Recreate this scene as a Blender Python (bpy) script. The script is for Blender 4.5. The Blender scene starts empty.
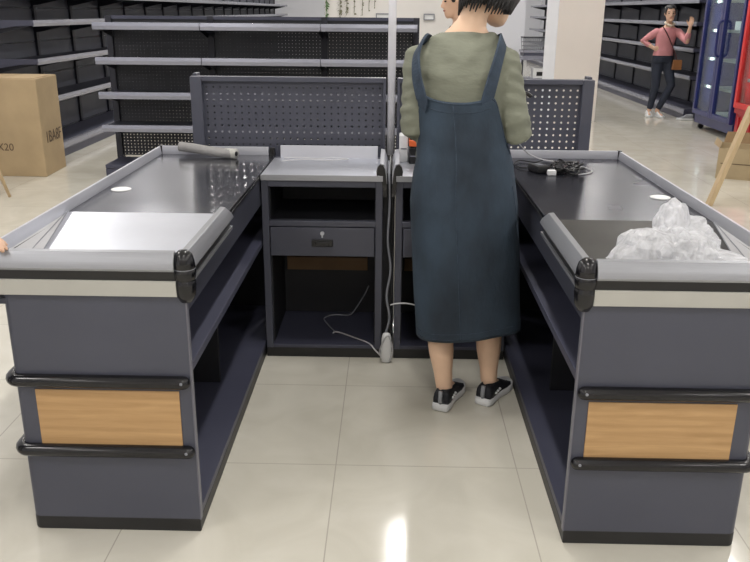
import bpy, bmesh, math, random
from mathutils import Vector, Matrix, noise
C = bpy.context.scene.collection
PI = math.pi
rnd = random.Random(7)
V = Vector

# ------------------------------------------------------------------ materials
def nmat(name, col, rough=.5, metal=0., var=.06, scale=8., bump=0., bscale=60., spec=.5, stretch=None, rvar=0.):
    m = bpy.data.materials.new(name); m.use_nodes = True
    nt = m.node_tree; b = nt.nodes['Principled BSDF']
    tc = nt.nodes.new('ShaderNodeTexCoord'); mp = nt.nodes.new('ShaderNodeMapping')
    if stretch: mp.inputs['Scale'].default_value = stretch
    nt.links.new(tc.outputs['Object'], mp.inputs['Vector'])
    n = nt.nodes.new('ShaderNodeTexNoise'); n.inputs['Scale'].default_value = scale; n.inputs['Detail'].default_value = 5
    nt.links.new(mp.outputs['Vector'], n.inputs['Vector'])
    r = nt.nodes.new('ShaderNodeValToRGB')
    r.color_ramp.elements[0].position = .3; r.color_ramp.elements[1].position = .7
    r.color_ramp.elements[0].color = (*[c * (1 - var) for c in col], 1)
    r.color_ramp.elements[1].color = (*[min(1, c * (1 + var)) for c in col], 1)
    nt.links.new(n.outputs['Fac'], r.inputs['Fac'])
    nt.links.new(r.outputs['Color'], b.inputs['Base Color'])
    b.inputs['Roughness'].default_value = rough; b.inputs['Metallic'].default_value = metal
    b.inputs['Specular IOR Level'].default_value = spec
    if rvar:
        mr = nt.nodes.new('ShaderNodeMapRange'); mr.inputs['To Min'].default_value = rough - rvar; mr.inputs['To Max'].default_value = rough + rvar
        nt.links.new(n.outputs['Fac'], mr.inputs['Value']); nt.links.new(mr.outputs['Result'], b.inputs['Roughness'])
    if bump:
        n2 = nt.nodes.new('ShaderNodeTexNoise'); n2.inputs['Scale'].default_value = bscale; n2.inputs['Detail'].default_value = 4
        nt.links.new(mp.outputs['Vector'], n2.inputs['Vector'])
        bp = nt.nodes.new('ShaderNodeBump'); bp.inputs['Strength'].default_value = bump; bp.inputs['Distance'].default_value = .01
        nt.links.new(n2.outputs['Fac'], bp.inputs['Height']); nt.links.new(bp.outputs['Normal'], b.inputs['Normal'])
    return m

M = {}
M['panel'] = nmat('grey_powder_coat', (.068, .072, .098), .42, var=.05, scale=3)
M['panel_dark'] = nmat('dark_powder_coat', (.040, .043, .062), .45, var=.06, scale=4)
M['shelf_grey'] = nmat('shelf_grey', (.054, .057, .088), .45, var=.05, scale=5)
M['backing'] = nmat('shelf_backing', (.064, .069, .092), .5, var=.12, scale=3)
M['gondola_back'] = nmat('gondola_backing', (.036, .038, .046), .55, var=.1, scale=3)
M['post'] = nmat('shelf_post', (.013, .014, .024), .5)
M['edge'] = nmat('pale_edge', (.15, .15, .18), .4, var=.05)
M['batten'] = nmat('brown_board', (.19, .115, .06), .8, var=.1)
M['shade_black'] = nmat('painted_shade', (.008, .0085, .012), .6, var=.1)  # near-black that stands in for shade inside the furniture
M['lip'] = nmat('price_rail', (.30, .31, .37), .26, metal=.45, var=.08, scale=2)
M['black'] = nmat('black_plastic', (.010, .010, .011), .32, var=.2)
M['blackgloss'] = nmat('black_gloss', (.008, .008, .010), .2, var=.2)
M['plinth'] = nmat('black_plinth', (.012, .012, .013), .45, var=.2)
M['alu'] = nmat('brushed_aluminium', (.36, .37, .40), .36, metal=.55, var=.04, scale=6, stretch=(1, 1, 60))
M['alu_white'] = nmat('pale_aluminium', (.52, .53, .58), .4, metal=.3, var=.03, scale=6)
M['beige_rail'] = nmat('beige_rail', (.47, .465, .43), .5, var=.04)
M['steel'] = nmat('steel_top', (.165, .17, .195), .2, metal=.9, var=.14, scale=2.2, rvar=.06, bump=.05, bscale=3)
M['frost'] = nmat('frosted_plate', (.50, .50, .515), .5, var=.08, scale=9)
M['steel_dark'] = nmat('steel_dark', (.045, .048, .066), .26, metal=.8, var=.25, scale=2.5, rvar=.06, bump=.05, bscale=3)
M['steel_dull'] = nmat('steel_dull', (.085, .085, .082), .30, metal=.7, var=.16, scale=5, rvar=.05)
M['steel_bright'] = nmat('steel_bright', (.60, .62, .68), .40, metal=.8, var=.08, scale=3, bump=.06, bscale=4)
M['white'] = nmat('white_plastic', (.78, .79, .80), .4, var=.03)
M['pole'] = nmat('pole_white', (.78, .78, .82), .35, var=.03)
M['carton'] = nmat('cardboard', (.45, .335, .195), .8, var=.07, scale=4, bump=.15, bscale=30)
M['carton_pale'] = nmat('cardboard_pale', (.42, .33, .20), .8, var=.06, scale=4, bump=.15, bscale=30)
M['carton_in'] = nmat('cardboard_inside', (.26, .17, .085), .85, var=.08)
M['ink'] = nmat('ink', (.12, .08, .05), .8)
M['tape'] = nmat('packing_tape', (.36, .25, .12), .25, var=.05)
M['pine'] = nmat('pale_wood', (.56, .42, .25), .5, var=.10, scale=5, stretch=(6, 6, .8))
M['navy'] = nmat('navy_frame', (.020, .026, .125), .3, var=.08)
M['red'] = nmat('red_frame', (.60, .030, .030), .32, var=.06)
M['redbasket'] = nmat('red_grille', (.42, .022, .028), .4, var=.06)
M['cool_in'] = nmat('cooler_interior', (.46, .50, .50), .4, var=.06)
M['wire'] = nmat('wire_shelf', (.40, .44, .45), .35, metal=.3)
M['skin'] = nmat('skin', (.66, .42, .29), .5, var=.07, scale=12)
M['skin_leg'] = nmat('skin_warm', (.78, .53, .37), .5, var=.06, scale=9)
M['lips'] = nmat('lips', (.42, .13, .11), .45)
M['eye'] = nmat('eye_dark', (.02, .014, .01), .2)
M['hair'] = nmat('black_hair', (.010, .009, .010), .42, var=.35, scale=26, stretch=(4, 4, .5), bump=.6, bscale=40)
M['hair_short'] = nmat('short_dark_hair', (.020, .017, .016), .5, var=.35, scale=40, bump=.4, bscale=90)
M['olive'] = nmat('olive_knit', (.205, .215, .165), .85, var=.09, scale=7, bump=.35, bscale=22, stretch=(1, 1, 2.2))
M['denim'] = nmat('denim', (.029, .046, .068), .85, var=.55, scale=5, bump=.22, bscale=70, stretch=(1, 1, .55))
M['denim_light'] = nmat('denim_strap', (.038, .058, .088), .85, var=.3, scale=16, bump=.25, bscale=80)
M['stitch'] = nmat('denim_seam', (.038, .056, .082), .85, var=.3, scale=60)
M['shoe'] = nmat('black_canvas', (.010, .011, .016), .7, var=.2, scale=40)
M['sole'] = nmat('white_sole', (.68, .69, .70), .5, var=.04)
M['tab'] = nmat('grey_tab', (.26, .27, .29), .6)
M['pink'] = nmat('pink_knit', (.60, .26, .27), .85, var=.1, scale=9, bump=.3, bscale=20)
M['jeans'] = nmat('dark_jeans', (.020, .026, .043), .8, var=.25, scale=9, bump=.2, bscale=20)
M['leather'] = nmat('tan_leather', (.27, .115, .04), .45, var=.12)
M['strap'] = nmat('dark_strap', (.09, .03, .03), .5)
M['cream'] = nmat('cream_cloth', (.68, .60, .47), .8)
M['navy_cloth'] = nmat('navy_cloth', (.018, .018, .045), .8, var=.15)
M['black_cloth'] = nmat('black_cloth', (.012, .012, .015), .8, var=.15)
M['foam'] = nmat('grey_foam', (.30, .295, .29), .8, var=.1, scale=14, bump=.2, bscale=60)
M['foam_end'] = nmat('pale_foam', (.47, .47, .44), .8, var=.08)
M['cable_grey'] = nmat('pale_cable', (.52, .52, .54), .45)
M['cable_dim'] = nmat('grey_cable', (.24, .25, .28), .45)
M['orange'] = nmat('orange_plastic', (.72, .13, .03), .4)
M['leaf'] = nmat('green_leaf', (.10, .20, .07), .6, var=.3, scale=20)
M['leaf_dry'] = nmat('olive_leaf', (.20, .20, .13), .7, var=.3, scale=20)
M['wall'] = nmat('painted_wall', (.78, .79, .84), .7, var=.02, scale=1.2, bump=.03)
M['wall_warm'] = nmat('warm_wall', (.80, .775, .75), .6, var=.04, scale=1.1, bump=.03)
M['wall_pillar'] = nmat('pillar_front_shade', (.74, .69, .64), .38, var=.04, scale=1.2)  # warm darker tone painted for the pillar's less lit front
M['ceil'] = nmat('ceiling_white', (.72, .72, .72), .8, var=.03, scale=2)

def tex_wood():
    m = bpy.data.materials.new('oak_laminate'); m.use_nodes = True
    nt = m.node_tree; b = nt.nodes['Principled BSDF']
    tc = nt.nodes.new('ShaderNodeTexCoord'); mp = nt.nodes.new('ShaderNodeMapping')
    mp.inputs['Scale'].default_value = (.9, 1, 11)
    nt.links.new(tc.outputs['Object'], mp.inputs['Vector'])
    n = nt.nodes.new('ShaderNodeTexNoise'); n.inputs['Scale'].default_value = 5; n.inputs['Detail'].default_value = 8; n.inputs['Roughness'].default_value = .6
    n.inputs['Distortion'].default_value = .8
    w = nt.nodes.new('ShaderNodeTexWave'); w.wave_type = 'BANDS'; w.bands_direction = 'Z'
    w.inputs['Scale'].default_value = 1.0; w.inputs['Distortion'].default_value = 6; w.inputs['Detail'].default_value = 3; w.inputs['Detail Scale'].default_value = .7
    nt.links.new(mp.outputs['Vector'], n.inputs['Vector']); nt.links.new(mp.outputs['Vector'], w.inputs['Vector'])
    mx = nt.nodes.new('ShaderNodeMix'); mx.data_type = 'FLOAT'; mx.inputs[0].default_value = .84
    nt.links.new(w.outputs['Fac'], mx.inputs[2]); nt.links.new(n.outputs['Fac'], mx.inputs[3])
    r = nt.nodes.new('ShaderNodeValToRGB')
    r.color_ramp.elements[0].position = .25; r.color_ramp.elements[1].position = .75
    r.color_ramp.elements[0].color = (.40, .235, .098, 1); r.color_ramp.elements[1].color = (.56, .35, .165, 1)
    nt.links.new(mx.outputs[0], r.inputs['Fac']); nt.links.new(r.outputs['Color'], b.inputs['Base Color'])
    b.inputs['Roughness'].default_value = .42
    return m
M['oak'] = tex_wood()

def tex_floor():
    m = bpy.data.materials.new('polished_tile'); m.use_nodes = True
    nt = m.node_tree; b = nt.nodes['Principled BSDF']; L = nt.links.new
    tc = nt.nodes.new('ShaderNodeTexCoord'); sp = nt.nodes.new('ShaderNodeSeparateXYZ')
    L(tc.outputs['Object'], sp.inputs[0])
    def math_(op, a, b_=None, c=None):
        n = nt.nodes.new('ShaderNodeMath'); n.operation = op
        for i, x in enumerate((a, b_, c)):
            if x is None: continue
            if isinstance(x, (int, float)): n.inputs[i].default_value = x
            else: L(x, n.inputs[i])
        return n.outputs[0]
    T = .626
    def line(o, off):
        f = math_('FRACT', math_('DIVIDE', math_('ADD', o, off + 50 * T), T))
        d = math_('ABSOLUTE', math_('SUBTRACT', f, .5))
        return math_('GREATER_THAN', d, .5 - .0032)
    g = math_('MAXIMUM', line(sp.outputs[0], .177), line(sp.outputs[1], -2.455))
    n = nt.nodes.new('ShaderNodeTexNoise'); n.inputs['Scale'].default_value = 3.2; n.inputs['Detail'].default_value = 7; n.inputs['Distortion'].default_value = 1.2
    L(tc.outputs['Object'], n.inputs['Vector'])
    r = nt.nodes.new('ShaderNodeValToRGB'); r.color_ramp.elements[0].position = .35; r.color_ramp.elements[1].position = .65
    r.color_ramp.elements[0].color = (.60, .575, .495, 1); r.color_ramp.elements[1].color = (.665, .64, .56, 1)
    L(n.outputs['Fac'], r.inputs['Fac'])
    mx = nt.nodes.new('ShaderNodeMix'); mx.data_type = 'RGBA'
    L(g, mx.inputs[0]); L(r.outputs['Color'], mx.inputs[6]); mx.inputs[7].default_value = (.45, .42, .36, 1)
    L(mx.outputs[2], b.inputs['Base Color'])
    b.inputs['Roughness'].default_value = .10; b.inputs['Specular IOR Level'].default_value = .5
    n2 = nt.nodes.new('ShaderNodeTexNoise'); n2.inputs['Scale'].default_value = 5; L(tc.outputs['Object'], n2.inputs['Vector'])
    bp = nt.nodes.new('ShaderNodeBump'); bp.inputs['Strength'].default_value = .04; bp.inputs['Distance'].default_value = .02
    L(n2.outputs['Fac'], bp.inputs['Height']); L(bp.outputs['Normal'], b.inputs['Normal'])
    return m
M['floor'] = tex_floor()

def tex_glass(name, tint, alpha):
    m = bpy.data.materials.new(name); m.use_nodes = True
    nt = m.node_tree; nt.nodes.clear(); L = nt.links.new
    o = nt.nodes.new('ShaderNodeOutputMaterial'); t = nt.nodes.new('ShaderNodeBsdfTransparent'); g = nt.nodes.new('ShaderNodeBsdfGlossy')
    g.inputs['Roughness'].default_value = .05; t.inputs['Color'].default_value = (*tint, 1)
    lw = nt.nodes.new('ShaderNodeLayerWeight'); lw.inputs['Blend'].default_value = .5
    pw = nt.nodes.new('ShaderNodeMath'); pw.operation = 'POWER'; pw.inputs[1].default_value = 4; L(lw.outputs['Facing'], pw.inputs[0])
    f = nt.nodes.new('ShaderNodeMath'); f.operation = 'MULTIPLY'; f.inputs[1].default_value = .35; L(pw.outputs[0], f.inputs[0])
    n = nt.nodes.new('ShaderNodeTexNoise'); n.inputs['Scale'].default_value = 1.5
    a = nt.nodes.new('ShaderNodeMath'); a.operation = 'MULTIPLY_ADD'; a.inputs[1].default_value = .04; a.inputs[2].default_value = alpha
    L(n.outputs['Fac'], a.inputs[0])
    s = nt.nodes.new('ShaderNodeMath'); s.operation = 'ADD'; L(f.outputs[0], s.inputs[0]); L(a.outputs[0], s.inputs[1])
    mx = nt.nodes.new('ShaderNodeMixShader'); L(s.outputs[0], mx.inputs[0]); L(t.outputs[0], mx.inputs[1]); L(g.outputs[0], mx.inputs[2])
    L(mx.outputs[0], o.inputs['Surface'])
    return m
M['glass'] = tex_glass('door_glass', (.86, .92, .92), .03)

def tex_bag():
    m = bpy.data.materials.new('clear_plastic_film'); m.use_nodes = True
    nt = m.node_tree; nt.nodes.clear(); L = nt.links.new
    o = nt.nodes.new('ShaderNodeOutputMaterial'); t = nt.nodes.new('ShaderNodeBsdfTransparent')
    p = nt.nodes.new('ShaderNodeBsdfPrincipled'); p.inputs['Base Color'].default_value = (.93, .94, .97, 1); p.inputs['Roughness'].default_value = .14; p.inputs['Specular IOR Level'].default_value = .8
    tl = nt.nodes.new('ShaderNodeBsdfTranslucent'); tl.inputs['Color'].default_value = (.95, .96, 1, 1)
    tc = nt.nodes.new('ShaderNodeTexCoord')
    n = nt.nodes.new('ShaderNodeTexNoise'); n.inputs['Scale'].default_value = 11; n.inputs['Detail'].default_value = 5; n.inputs['Distortion'].default_value = 2.2
    L(tc.outputs['Object'], n.inputs['Vector'])
    bp = nt.nodes.new('ShaderNodeBump'); bp.inputs['Strength'].default_value = .8; bp.inputs['Distance'].default_value = .02
    L(n.outputs['Fac'], bp.inputs['Height']); L(bp.outputs['Normal'], p.inputs['Normal'])
    m1 = nt.nodes.new('ShaderNodeMixShader'); m1.inputs[0].default_value = .4; L(p.outputs[0], m1.inputs[1]); L(tl.outputs[0], m1.inputs[2])
    r = nt.nodes.new('ShaderNodeMapRange'); r.inputs['From Min'].default_value = .3; r.inputs['From Max'].default_value = .7
    r.inputs['To Min'].default_value = .42; r.inputs['To Max'].default_value = .86
    L(n.outputs['Fac'], r.inputs['Value'])
    m2 = nt.nodes.new('ShaderNodeMixShader'); L(r.outputs[0], m2.inputs[0]); L(t.outputs[0], m2.inputs[1]); L(m1.outputs[0], m2.inputs[2])
    L(m2.outputs[0], o.inputs['Surface'])
    return m
M['bag'] = tex_bag()

def tex_lamp():
    m = bpy.data.materials.new('lamp_diffuser'); m.use_nodes = True
    nt = m.node_tree; b = nt.nodes['Principled BSDF']; n = nt.nodes.new('ShaderNodeTexNoise')
    n.inputs['Scale'].default_value = 2
    r = nt.nodes.new('ShaderNodeMapRange'); r.inputs['To Min'].default_value = .85; r.inputs['To Max'].default_value = .95
    nt.links.new(n.outputs['Fac'], r.inputs['Value']); nt.links.new(r.outputs[0], b.inputs['Base Color'])
    b.inputs['Emission Color'].default_value = (1, .97, .93, 1); b.inputs['Emission Strength'].default_value = 2
    return m
M['lamp'] = tex_lamp()

# ------------------------------------------------------------------ mesh helpers
class MB:
    def __init__(s): s.bm = bmesh.new()
    def hexa(s, p):
        v = [s.bm.verts.new(q) for q in p]
        for f in ((0, 3, 2, 1), (4, 5, 6, 7), (0, 1, 5, 4), (1, 2, 6, 5), (2, 3, 7, 6), (3, 0, 4, 7)): s.bm.faces.new([v[i] for i in f])
        return s
    def box(s, x0, x1, y0, y1, z0, z1):
        x0, x1 = sorted((x0, x1)); y0, y1 = sorted((y0, y1)); z0, z1 = sorted((z0, z1))
        return s.hexa([(x0, y0, z0), (x1, y0, z0), (x1, y1, z0), (x0, y1, z0), (x0, y0, z1), (x1, y0, z1), (x1, y1, z1), (x0, y1, z1)])
    def prism(s, pts, fn, a, b):
        """pts 2-D polygon; fn(p, q, t) -> 3-D point"""
        n = len(pts)
        A = [s.bm.verts.new(fn(p[0], p[1], a)) for p in pts]; B = [s.bm.verts.new(fn(p[0], p[1], b)) for p in pts]
        s.bm.faces.new(A); s.bm.faces.new(B[::-1])
        for i in range(n): s.bm.faces.new((A[i], B[i], B[(i + 1) % n], A[(i + 1) % n]))
        return s
    def loft(s, rings, cap=True, closed=True):
        R = [[s.bm.verts.new(p) for p in r] for r in rings]
        n = len(R[0])
        for a, b in zip(R, R[1:]):
            for i in range(n if closed else n - 1):
                j = (i + 1) % n
                s.bm.faces.new((a[i], a[j], b[j], b[i]))
        if cap and closed: s.bm.faces.new(R[0][::-1]); s.bm.faces.new(R[-1])
        return s
    def tube(s, path, rad, seg=8, cap=True, flat=None):
        path = [V(p) for p in path]; n = len(path)
        if not hasattr(rad, '__len__'): rad = [rad] * n
        rings = []; up = None
        for i, p in enumerate(path):
            t = (path[min(i + 1, n - 1)] - path[max(i - 1, 0)])
            t = t.normalized() if t.length > 1e-9 else V((0, 0, 1))
            if up is None:
                up = t.orthogonal().normalized()
                if flat is not None: up = (V(flat) - t * t.dot(V(flat))).normalized()
            up = (up - t * up.dot(t)).normalized(); sd = t.cross(up)
            rings.append([p + (up * math.cos(2 * PI * k / seg) + sd * math.sin(2 * PI * k / seg)) * rad[i] for k in range(seg)])
        return s.loft(rings, cap)
    def capsule(s, path, rad, seg=12):
        """tube with rounded ends"""
        path = [V(p) for p in path]
        if not hasattr(rad, '__len__'): rad = [rad] * len(path)
        a = (path[0] - path[1]).normalized(); b = (path[-1] - path[-2]).normalized()
        P, R = [], []
        for k in (0.95, .75, .4): P.append(path[0] + a * rad[0] * k); R.append(rad[0] * math.sqrt(1 - k * k))
        P += path; R += list(rad)
        for k in (.4, .75, .95): P.append(path[-1] + b * rad[-1] * k); R.append(rad[-1] * math.sqrt(1 - k * k))
        return s.tube(P, R, seg)
    def lathe(s, prof, cx=0, cy=0, seg=20, a0=0, a1=2 * PI):
        rings = [[(cx + r * math.cos(a0 + (a1 - a0) * k / seg), cy + r * math.sin(a0 + (a1 - a0) * k / seg), z) for k in range(seg)] for r, z in prof]
        return s.loft(rings)
    def ellipsoid(s, c, r, mat=None, seg=14, rings=9):
        c = V(c); R = []
        for i in range(rings):
            a = -PI / 2 + PI * (i + .35) / (rings - .3)
            q = []
            for k in range(seg):
                t = 2 * PI * k / seg
                p = V((r[0] * math.cos(a) * math.cos(t), r[1] * math.cos(a) * math.sin(t), r[2] * math.sin(a)))
                q.append(c + (mat @ p if mat else p))
            R.append(q)
        return s.loft(R)
    def mesh(s, name, smooth=False):
        bmesh.ops.recalc_face_normals(s.bm, faces=s.bm.faces)
        me = bpy.data.meshes.new(name); s.bm.to_mesh(me); s.bm.free()
        if smooth:
            for p in me.polygons: p.use_smooth = True
        return me
    def build(s, name, mat, parent=None, smooth=False, bevel=0., shift=None):
        if shift is not None: bmesh.ops.translate(s.bm, verts=s.bm.verts, vec=-V(shift))
        me = s.mesh(name, smooth or bevel > 0)
        return link(name, me, mat, parent, bevel)
def link(name, me, mat, parent=None, bevel=0.):
    o = bpy.data.objects.new(name, me); C.objects.link(o); o.parent = parent
    if mat: me.materials.clear(); me.materials.append(mat)
    if bevel:
        b = o.modifiers.new('bevel', 'BEVEL'); b.width = bevel; b.segments = 2; b.limit_method = 'ANGLE'; b.angle_limit = .6; b.harden_normals = True
    return o
def remesh(mb, name, voxel, smooth=4, fac=.5):
    bmesh.ops.recalc_face_normals(mb.bm, faces=mb.bm.faces)
    me = bpy.data.meshes.new('tmp'); mb.bm.to_mesh(me); mb.bm.free()
    o = bpy.data.objects.new('tmp', me); C.objects.link(o)
    r = o.modifiers.new('r', 'REMESH'); r.mode = 'VOXEL'; r.voxel_size = voxel
    if smooth: s_ = o.modifiers.new('s', 'SMOOTH'); s_.factor = fac; s_.iterations = smooth
    dg = bpy.context.evaluated_depsgraph_get(); dg.update()
    out = bpy.data.meshes.new_from_object(o.evaluated_get(dg), depsgraph=dg)
    out.name = name
    bpy.data.objects.remove(o); bpy.data.meshes.remove(me)
    for p in out.polygons: p.use_smooth = True
    return out
def shift_mesh(me, off):
    me.transform(Matrix.Translation(-V(off))); return me
def thing(name, label, cat, loc=(0, 0, 0), group=None):
    o = bpy.data.objects.new(name, None); C.objects.link(o); o.location = loc; o.empty_display_size = .1
    o['label'] = label; o['category'] = cat
    if group: o['group'] = group
    return o
def tag(o, label, cat, group=None):
    o['label'] = label; o['category'] = cat
    if group: o['group'] = group
    return o
def struct(o): o['kind'] = 'structure'; return o
def spline(pts, n=6):
    """Catmull-Rom through points"""
    P = [V(p) for p in pts]; P = [P[0] * 2 - P[1]] + P + [P[-1] * 2 - P[-2]]; out = []
    for i in range(1, len(P) - 2):
        a, b, c, d = P[i - 1:i + 3]
        for k in range(n):
            t = k / n
            out.append(.5 * ((2 * b) + (c - a) * t + (2 * a - 5 * b + 4 * c - d) * t * t + (3 * b - a - 3 * c + d) * t ** 3))
    out.append(P[-2]); return out
def copy_part(src, parent):
    o = src.copy(); C.objects.link(o); o.parent = parent; return o

# ------------------------------------------------------------------ camera
cam = bpy.data.cameras.new('camera'); co = bpy.data.objects.new('camera', cam); C.objects.link(co)
pi_, ya, ro = math.radians(18.5289), math.radians(1.0857), math.radians(.4975)
r0 = V((math.cos(ya), math.sin(ya), 0)); h0 = V((-math.sin(ya), math.cos(ya), 0))
fw = h0 * math.cos(pi_) - V((0, 0, 1)) * math.sin(pi_); up = h0 * math.sin(pi_) + V((0, 0, 1)) * math.cos(pi_); d0 = -up
rt = r0 * math.cos(ro) - d0 * math.sin(ro); dn = r0 * math.sin(ro) + d0 * math.cos(ro)
mw = Matrix.Identity(4)
for i, a in enumerate((rt, -dn, -fw)):
    for k in range(3): mw[k][i] = a[k]
mw.translation = (0, 0, 1.5)
co.matrix_world = mw
cam.sensor_width = 36; cam.lens = 806.2 / 750 * 36; cam.clip_end = 100; cam.clip_start = .02
bpy.context.scene.camera = co

# ------------------------------------------------------------------ room shell
XL, XR, YF, YB, ZC = -4.08, 4.98, -4.5, 28.8, 3.5
struct(MB().box(XL - .1, XR + .1, YF - .1, YB + .1, -.1, 0).build('floor', M['floor']))
struct(MB().box(XL - .1, XR + .1, YF - .1, YB + .1, ZC, ZC + .1).build('ceiling', M['ceil']))
struct(MB().box(XL - .1, XL, YF - .1, YB + .1, 0, ZC).build('wall_left', M['wall']))
struct(MB().box(XR, XR + .1, YF - .1, YB + .1, 0, ZC).build('wall_right', M['wall']))
struct(MB().box(XL, XR, YB, YB + .1, 0, ZC).build('wall_back', M['wall']))
struct(MB().box(XL, XR, YF - .1, YF, 0, ZC).build('wall_front', M['wall_warm']))
struct(MB().box(-1.45, 1.75, 18, 18.25, 0, ZC).build('wall_partition', M['wall_warm']))
struct(MB().box(1.75, 2.77, 17.9, 18.6, 0, ZC).build('wall_partition_end', M['wall']))
struct(MB().box(2.29, 2.93, 11.87, 12.75, 0, ZC).build('wall_pillar', M['wall'], bevel=.008))
struct(MB().box(2.30, 2.925, 11.855, 11.869, 0, ZC).build('pillar_shade_1', M['wall_pillar']))  # thin front sheet; paints this face as less lit than the side

# ------------------------------------------------------------------ ceiling lamps
LX, LY = (-2.9, .14, 3.15), (-2.6, .2, 3.2, 6.35, 9.5, 12.6, 15.8, 19, 22.3, 25.6)
hous = None
for y in LY:
    for x in LX:
        t = thing('ceiling_light', 'white strip lamp fixed to the ceiling', 'lamp', (x, y, ZC), 'strip lamps on the ceiling')
        if hous is None:
            hous = MB().box(-.16, .16, -.65, .65, -.05, 0).build('housing', M['white'], t, bevel=.006)
            diff = MB().box(-.13, .13, -.62, .62, -.062, -.052).build('diffuser', M['lamp'], t)
        else:
            copy_part(hous, t); copy_part(diff, t)
        l = bpy.data.lights.new('strip', 'AREA'); l.shape = 'RECTANGLE'; l.size = .13; l.size_y = .95
        l.energy = 30; l.color = (1, .965, .93)
        lo = bpy.data.objects.new('strip', l); C.objects.link(lo); lo.location = (x, y, ZC - .07)
w = bpy.data.worlds.new('world'); bpy.context.scene.world = w; w.use_nodes = True
w.node_tree.nodes['Background'].inputs[0].default_value = (.8, .85, 1, 1); w.node_tree.nodes['Background'].inputs[1].default_value = .35

# ------------------------------------------------------------------ checkout counters
def rail_profile(): return [(.022, .850), (.010, .884), (-.006, .881), (-.020, .858), (-.024, .838), (-.020, .831), (.006, .831)]
def make_counter(xi, d, yf, yb, label, plate_mat, WT, steel):
    W, L = .508, yb - yf
    t = thing('checkout_counter', label, 'checkout counter', (xi, yf, 0))
    X = lambda u: d * u
    def bx(mb, u0, u1, y0, y1, z0, z1): return mb.box(X(u0), X(u1), y0, y1, z0, z1)
    # outline with rounded outer corner
    def outline(off, u0=0.):
        r = .022 + off; pts = [(u0, -off)]
        for k in range(7):
            a = PI / 2 * k / 6
            pts.append((W - .022 + r * math.sin(a), .022 - r * math.cos(a)))
        pts.append((W + off, L)); return pts
    def sheet(mb, z0, z1, th, off=0., ymax=L, u0=0.):
        o = [p for p in outline(off, u0)]; o[-1] = (o[-1][0], ymax)
        i = outline(off - th, u0); i[-1] = (i[-1][0], ymax)
        mb.prism(o + i[::-1], lambda p, q, z: (X(p), q, z), z0, z1); return mb
    sheet(MB(), .04, .757, .018, 0, .12).build('front_panel', M['panel'], t, bevel=.002)
    m = MB(); bx(m, W - .018, W, .12, L, .04, .742); m.build('outer_side_panel', M['panel'], t)
    m = MB(); bx(m, 0, W - .018, L - .018, L, .04, .82); m.build('rear_panel', M['panel'], t)
    m = MB(); bx(m, -.004, .0, -.003, .016, .045, .75); m.build('edge_trim', M['edge'], t)
    o = outline(.001); o[-1] = (o[-1][0], L)
    m = MB(); m.prism(o + [(0.001, L)], lambda p, q, z: (X(p), q, z), 0, .046); m.build('plinth', M['plinth'], t, bevel=.004)
    for z in (.072, .545):
        m = MB(); bx(m, 0, W - .02, .02, L - .02, z - .026, z); m.build('shelf', M['shelf_grey'], t, bevel=.002)
    m = MB(); bx(m, .0, .016, .018, L, .705, .822); m.build('apron', M['panel_dark'], t)
    m = MB(); bx(m, .12, W - .02, .88, .90, .072, .705); m.build('divider', M['shade_black'], t)  # divider blackened with the painted shade tone
    m = MB(); bx(m, W - .022, W - .0185, .02, L - .02, .074, .74); bx(m, .03, W - .022, L - .024, L - .019, .074, .80); bx(m, .02, W - .022, .0185, .022, .074, .74); m.build('inner_shade', M['shade_black'], t)  # black sheets on the inner faces paint the counter's interior shade
    # bumpers wrapping the outer corner
    for z in (.499, .277):
        path = [(X(p), q, z) for p, q in outline(.008, .020)]; path[-1] = (X(W + .008), L - .05, z)
        m = MB(); m.capsule(path, .0195, 14); b = m.build('bumper', M['blackgloss'], t, smooth=True)
        m = MB(); m.ellipsoid((X(.022), -.0265, z + .004), (.0045, .003, .0045)); m.build('screw', M['cable_dim'], b, smooth=True)
    m = MB(); bx(m, .036, .448, -.0035, .002, .287, .469); m.build('wood_inset', M['oak'], t)
    # tops (the frame overhangs the body on the outer side)
    ys = .60
    m = MB(); bx(m, 0, WT - .002, ys, L, .822, .840); m.build('worktop', steel, t, bevel=.0015)
    m = MB(); bx(m, -.002, .001, ys, L, .818, .826); m.build('seam_strip', M['black'], t)
    un, zn = WT - .074, .752
    m = MB(); m.hexa([(X(a), y, z) for a, y, z in ((.012, .03, zn - .006), (un, .03, zn - .006), (WT - .004, ys, .828), (.012, ys, .828), (.012, .03, zn), (un, .03, zn), (WT - .004, ys, .841), (.012, ys, .841))])
    m.build('bagging_plate', plate_mat, t)
    m = MB(); m.loft([[(X(un - .002), .03, zn + .0015), (X(WT - .004), .03, .838), (X(WT - .004), ys, .8425)], [(X(un - .002), .03, zn - .001), (X(WT - .003), .03, .835), (X(WT - .003), ys, .8395)]])
    sd = m.build('well_side', M['frost'], t)
    m = MB(); a0 = V((X(un), .03, zn + .003)).lerp(V((X(WT - .004), .03, .838)), .42); m.tube([a0, (X(WT - .006), ys - .02, .8425)], .0016, 6); m.tube([(X(un), .03, zn + .001), (X(WT - .005), ys, .8415)], .0022, 6); m.build('fold', M['cable_dim'], sd)
    # front guard rail: pale upper profile, black rubber band, beige lower rail
    up_ = rail_profile()
    r = MB().prism(up_, lambda p, q, u: (X(u), p, q), .020, WT - .02).build('guard_rail', M['alu'], t, bevel=.0015)
    MB().prism([(.006, .803), (.006, .832), (-.013, .832), (-.013, .803)], lambda p, q, u: (X(u), p, q), .014, WT - .02).build('rubber_band', M['black'], r)
    MB().prism([(.004, .756), (.004, .804), (-.020, .804), (-.014, .758)], lambda p, q, u: (X(u), p, q), .018, WT - .02).build('lower_rail', M['beige_rail'], r, bevel=.0015)
    MB().box(X(W - .02), X(WT), .004, L, .725, .742).build('overhang', M['panel_dark'], t)
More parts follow.
